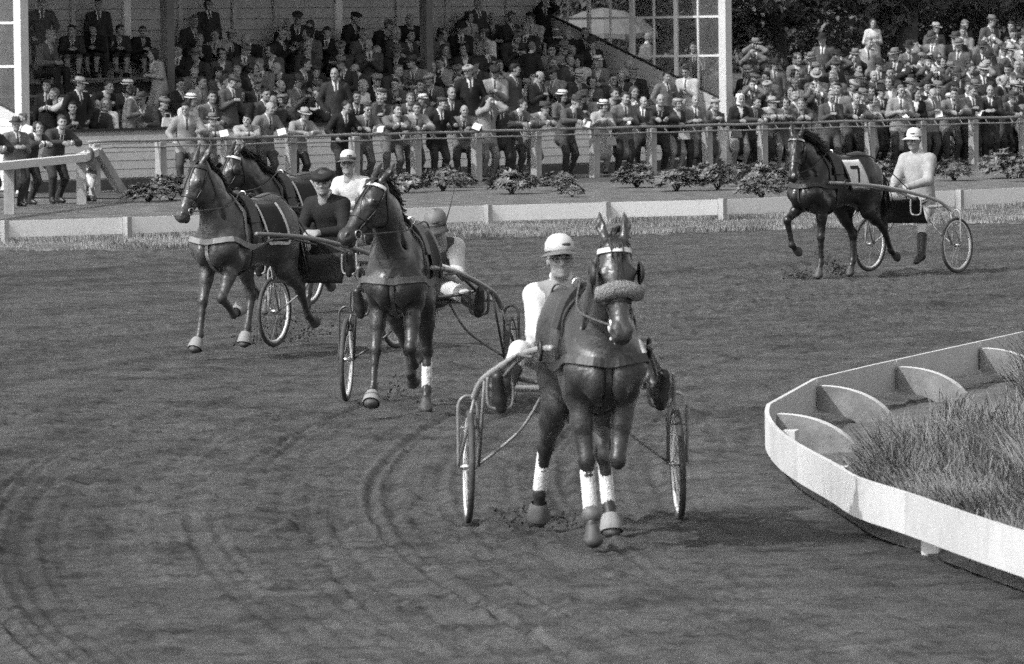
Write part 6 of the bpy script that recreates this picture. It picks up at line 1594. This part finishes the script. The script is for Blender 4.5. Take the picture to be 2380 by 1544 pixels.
handbag(390, VW + 0.0, 1.31, 'large white handbag standing on the grandstand wall', 0.6)
handbag(1590, 0.12, 0.80, 'pale bag hanging at the fence beside the dark-coated person', 0.4)
handbag(1678, 0.10, 0.76, 'broad pale handbag hung at the fence near the white corner post', 0.45)
handbag(1712, 0.10, 0.80, 'small dark handbag below the white headscarf', 0.12)
handbag(1420, -0.02, 0.72, 'pale cloth bag hanging below the person in the white hat', 0.3)

# --- grandstand rows: picture x of each head
rows = {0: [150, 178, 200, 228, 255, 335, 365, 430, 480, 530, 560, 600, 640, 668, 745, 778, 825, 872, 895, 945, 992, 1040, 1090, 1150, 1187, 1240, 1290, 1322, 1365, 1420, 1475, 1545, 1600],
        1: [222, 285, 412, 448, 505, 530, 566, 592, 632, 656, 684, 728, 782, 832, 868, 905, 928, 957, 1003, 1045, 1108, 1150, 1192, 1250, 1292, 1332, 1380, 1412, 1442, 1480],
        2: [440, 500, 540, 577, 607, 660, 692, 722, 806, 852, 893, 970, 1000, 1026, 1072, 1115, 1165, 1226, 1268, 1310, 1352, 1392, 1430],
        3: [418, 466, 512, 566, 640, 700, 726, 796, 857, 882, 930, 1018, 1075, 1126, 1206, 1270, 1300, 1328, 1368],
        4: [97, 456, 505, 522, 578, 645, 726, 762, 830, 906, 937, 1017, 1070, 1136, 1176, 1226, 1306, 1342],
        5: [165, 222, 272, 318, 437, 655, 687, 736, 806, 872, 946, 1050, 1078, 1130, 1182, 1236]}
wt = [('black', 7), ('dark', 8), ('dark grey', 4), ('grey', 2.5), ('pale grey', 1.2), ('light', .6), ('white', 0.4)]
def pick_tone(shift=0): return cr.choices([a for a, _ in wt], [b for _, b in wt])[0]
for i, xs in rows.items():
    v = VW + 0.15 + i * TREAD + 0.40; z = FLOOR0 + i * RISE
    for px in xs:
        w = cr.random() < 0.26; boys = i == 5 and px < 340
        if boys: pose, head, tone, hat = 'sit_boy', 'short', cr.choice(['black', 'dark']), None
        elif w: pose, head, tone, hat = 'sit_lady', cr.choice(['curly', 'bob']), cr.choice(['dark', 'dark', 'black', 'grey', 'light', 'dark grey', 'dark grey', 'white']), cr.choices(['round_hat', 'brimmed_hat', 'headscarf', None], [1, 1.3, .5, 4])[0]
        else: pose, head, tone, hat = cr.choice(['sit_a', 'sit_b', 'sit_c', 'sit_a']), cr.choice(['short', 'short', 'bald', 'glasses']), pick_tone(), cr.choices(['felt_hat', 'flat_cap', None], [1.6, .7, 4])[0]
        if i == 0 and not w and cr.random() < 0.35: pose = cr.choice(['paper', 'pocket', 'plain'])
        vv = v + cr.uniform(-0.08, 0.08) + (0.12 if pose.startswith('sit') else -0.1); zz = z
        u = u_at(px, vv, z + 1.2)
        person(UV(u, vv, zz + (cr.uniform(0, .12) if pose.startswith('sit') else 0)), cr.uniform(-35, 60), pose, head, cr.choice([-35, -20, 0, 30, 0]), tone, 'stand%d' % i, hat, .6 if hat == 'brimmed_hat' else None, hair=(0.02 if boys else None), scale=cr.uniform(1.02, 1.14))
special = [  # named people standing in the stand
    (62, VW - 0.35, 0.0, 'plain', 'short', 'white', -55, 'person in white shirt leaning out beside the left corner post', 0.35), (138, VW + 0.7, 0.62, 'rail_b', 'short', 'white', -60, 'person in white shirt bending forward behind the front wall', 0.05), (298, VW + 0.45, 0.55, 'lady', 'curly', 'grey', 80, 'pale-haired person in long grey coat turned aside at the front wall', None),
    (112, VW + 0.9, 0.60, 'plain', 'short', 'black', -10, 'person in dark suit standing behind the two white shirts', 0.03), (96, VB - 0.35, 2.30, 'pocket', 'short', 'dark grey', 10, 'person standing at the back wall by the left corner post', 0.05), (228, VB - 0.3, 2.25, 'plain', 'short', 'dark', 10, 'person standing behind the seated boys, dark tie', 0.04),
    (482, VB - 0.3, 2.3, 'plain', 'curly', 'dark', 20, 'person standing at the back wall right of the dark column', 0.04), (1262, VB - 0.3, 2.35, 'field', 'short', 'black', 20, 'person in dark suit standing at the top of the sloping side wall', 0.03), (1232, VW + 2.2, 1.30, 'pocket', 'short', 'black', 150, 'broad person in dark coat standing with back turned in the stand', 0.03),
    (1085, VB - 0.9, 2.0, 'plain', 'curly', 'light', 40, 'person in light blouse standing near the second dark column', 0.1), (1105, VB - 0.5, 2.2, 'plain', 'short', 'dark', 40, 'tall person in dark suit standing behind the light blouse', 0.03), (370, VW + 2.2, 1.3, 'lady', 'bob', 'pale grey', -60, 'person in pale coat standing beside the first dark column', None), (1545, VW + 0.55, 0.6, 'pocket', 'short', 'grey', 30, 'person with pale tie standing by the foot of the sloping side wall', 0.05)]
for px, v, z, pose, head, tone, face, lab, trv in special:
    u = u_at(px, v, z + 1.2); person(UV(u, v, z), face, pose, head, 0, tone, 'special', None, None, trv, fixed=lab)
for px, py, pose, head, hat, ht, tone, lab in ((14, 492, 'rail_a', 'short', None, None, 'dark', 'bareheaded person in dark jacket leaning on the plank at the left edge'), (62, 486, 'coat', 'short', 'felt_hat', .05, 'grey', 'person in dark felt hat and long coat leaning on the pale plank'), (112, 482, 'rail_b', 'curly', None, None, 'dark', 'curly-haired person in dark jacket bending over the pale plank'), (170, 478, 'rail_a', 'short', None, None, 'dark', 'person with white open collar leaning on the end of the pale plank')):
    p = G(px, py) + Vector((-0.25, 0.35, 0.034)); person(p, 35, pose, head, -20, tone, 'special', hat, ht, 0.03, 0.6, fixed=lab)
p = G(213, 472); p.z = 0.034
girl = person_mesh('girl', dict(female=True, size=0.60, pelvis=(0, 0, 0.50), coat=0.36, coat_tag=SH, leg_tag=SK, handL=(0.16, 0.04, 0.66), handR=(0.15, -0.05, 0.62), head='bob', hyaw=20, vee=False, footL=(0, .06, .07), footR=(0.03, -.06, .07), skirt_jacket=False), 0.016, 0.0105)
o = link('person', girl['me'], None, p); o.rotation_euler = (0, 0, R(-90 - 25)); o.color = (0.16, 0.1, 0.62, 0.10); tag(o, 'small girl in white skirt standing under the end of the pale plank', 'person')

# --- terrace at the right
for r_ in range(9):
    v = 1.2 + 1.05 * r_; px = 1702 - (14 if r_ % 2 else 0); 
    if r_ > 6: px = 2110
    while px < 2400:
        px += cr.uniform(35, 60) * (1 if r_ < 5 else 1.2)
        if r_ >= 5 and px < 2080 and cr.random() < 0.42: continue
        w = cr.random() < 0.13
        if w: pose, head, hat = 'lady', cr.choice(['curly', 'bob']), cr.choices(['brimmed_hat', 'headscarf', None], [1, .6, 3])[0]
        else: pose, head, hat = cr.choice(['paper', 'plain', 'pocket', 'coat', 'pocket', 'field', 'point'][0:6] if cr.random() < .9 else ['field']), cr.choice(['short', 'short', 'short', 'bald', 'glasses']), cr.choices(['felt_hat', 'flat_cap', None], [3.4, .5, 4])[0]
        tone = cr.choices(list(TONES), [3, 7, 7, 5, 2, .7, .2])[0]; vv = v + cr.uniform(-.2, .2)
        u = u_at(px, vv, 1.2 + bank_z(vv)); 
        if u < UR + 0.35: continue
        person(UV(u, vv, 0.034 + bank_z(vv)), cr.uniform(-35, 65), pose, head, cr.choice([-20, 0, 30, 0, 10]), tone, 'terrace%d' % r_, hat, .6 if hat == 'brimmed_hat' else None, scale=cr.uniform(0.98, 1.12))
u = u_at(2028, 9.2, 2.6); person(UV(u, 9.2, 0.03 + bank_z(9.2) + 0.35), 5, 'lady', 'bob', 0, 'light', 'special', fixed='person in pale coat standing head and shoulders above the terrace crowd')
# a few people beyond the glazed side screen
for px, v in ((1545, 7.0), (1588, 6.0), (1612, 7.4), (1650, 5.4), (1500, 9.0), (1632, 6.6), (1665, 4.6)):
    u = u_at(px, v, 2.3)
    if u > UR + 0.3: person(UV(u, v, 0.03 + bank_z(v)), cr.uniform(0, 180), 'pocket', 'short', 0, cr.choice(['dark', 'grey', 'pale grey']), 'glass')

# labels: look first, then the place in the row
wname = {'fence': 'fence row', 'glass': 'group behind glass'}
for i in range(ROWS): wname['stand%d' % i] = '%s grandstand row' % ORD[i]
for i in range(12): wname['terrace%d' % i] = '%s terrace row' % ORD[i]
groups = {}
for rec in PEOPLE: groups.setdefault(rec[1], []).append(rec)
for wk, lst in groups.items():
    lst.sort(key=lambda r: r[3])
    for i, rec in enumerate(lst):
        o = rec[0]
        if rec[4]: o['label'] = rec[4]; o['group'] = 'spectators'; continue
        o['label'] = '%s, %s from left in %s' % (rec[2], ORD[i], wname[wk]); o['group'] = {'f': 'spectators leaning on the fence', 's': 'spectators in the grandstand', 't': 'spectators on the terrace', 'g': 'spectators beyond the side glazing'}[wk[0]]
print('PEOPLE', len(PEOPLE), 'TEMPLATES', len(TPL))

# parasol standing beyond the glazed side screen
u = u_at(1402, 10.8, 3.3); par = thing('parasol', 'pale parasol seen through the side glazing of the stand', 'parasol', UV(u, 10.8, 0.0)); M_par = mat('parasol_canvas', 0.16, 0.8, 0.1, 4)
if True:
    mb = MB(); n = 16; vs = []
    for r2, z in ((0.0, 3.75), (0.5, 3.66), (0.95, 3.46), (1.3, 3.14), (1.31, 3.02)):
        for i in range(n): vs.append((r2 * math.cos(2 * math.pi * i / n), r2 * math.sin(2 * math.pi * i / n), z - (0.03 if i % 2 and r2 > .4 else 0)))
    mb.add(vs, [(j * n + i, j * n + (i + 1) % n, (j + 1) * n + (i + 1) % n, (j + 1) * n + i) for j in range(4) for i in range(n)]); mb.build('canopy', M_par, par)
    mb = MB(); mb.tube([(0, 0, 0), (0, 0, 3.74)], 0.025, 8); mb.build('pole', M_white_old, par, True)
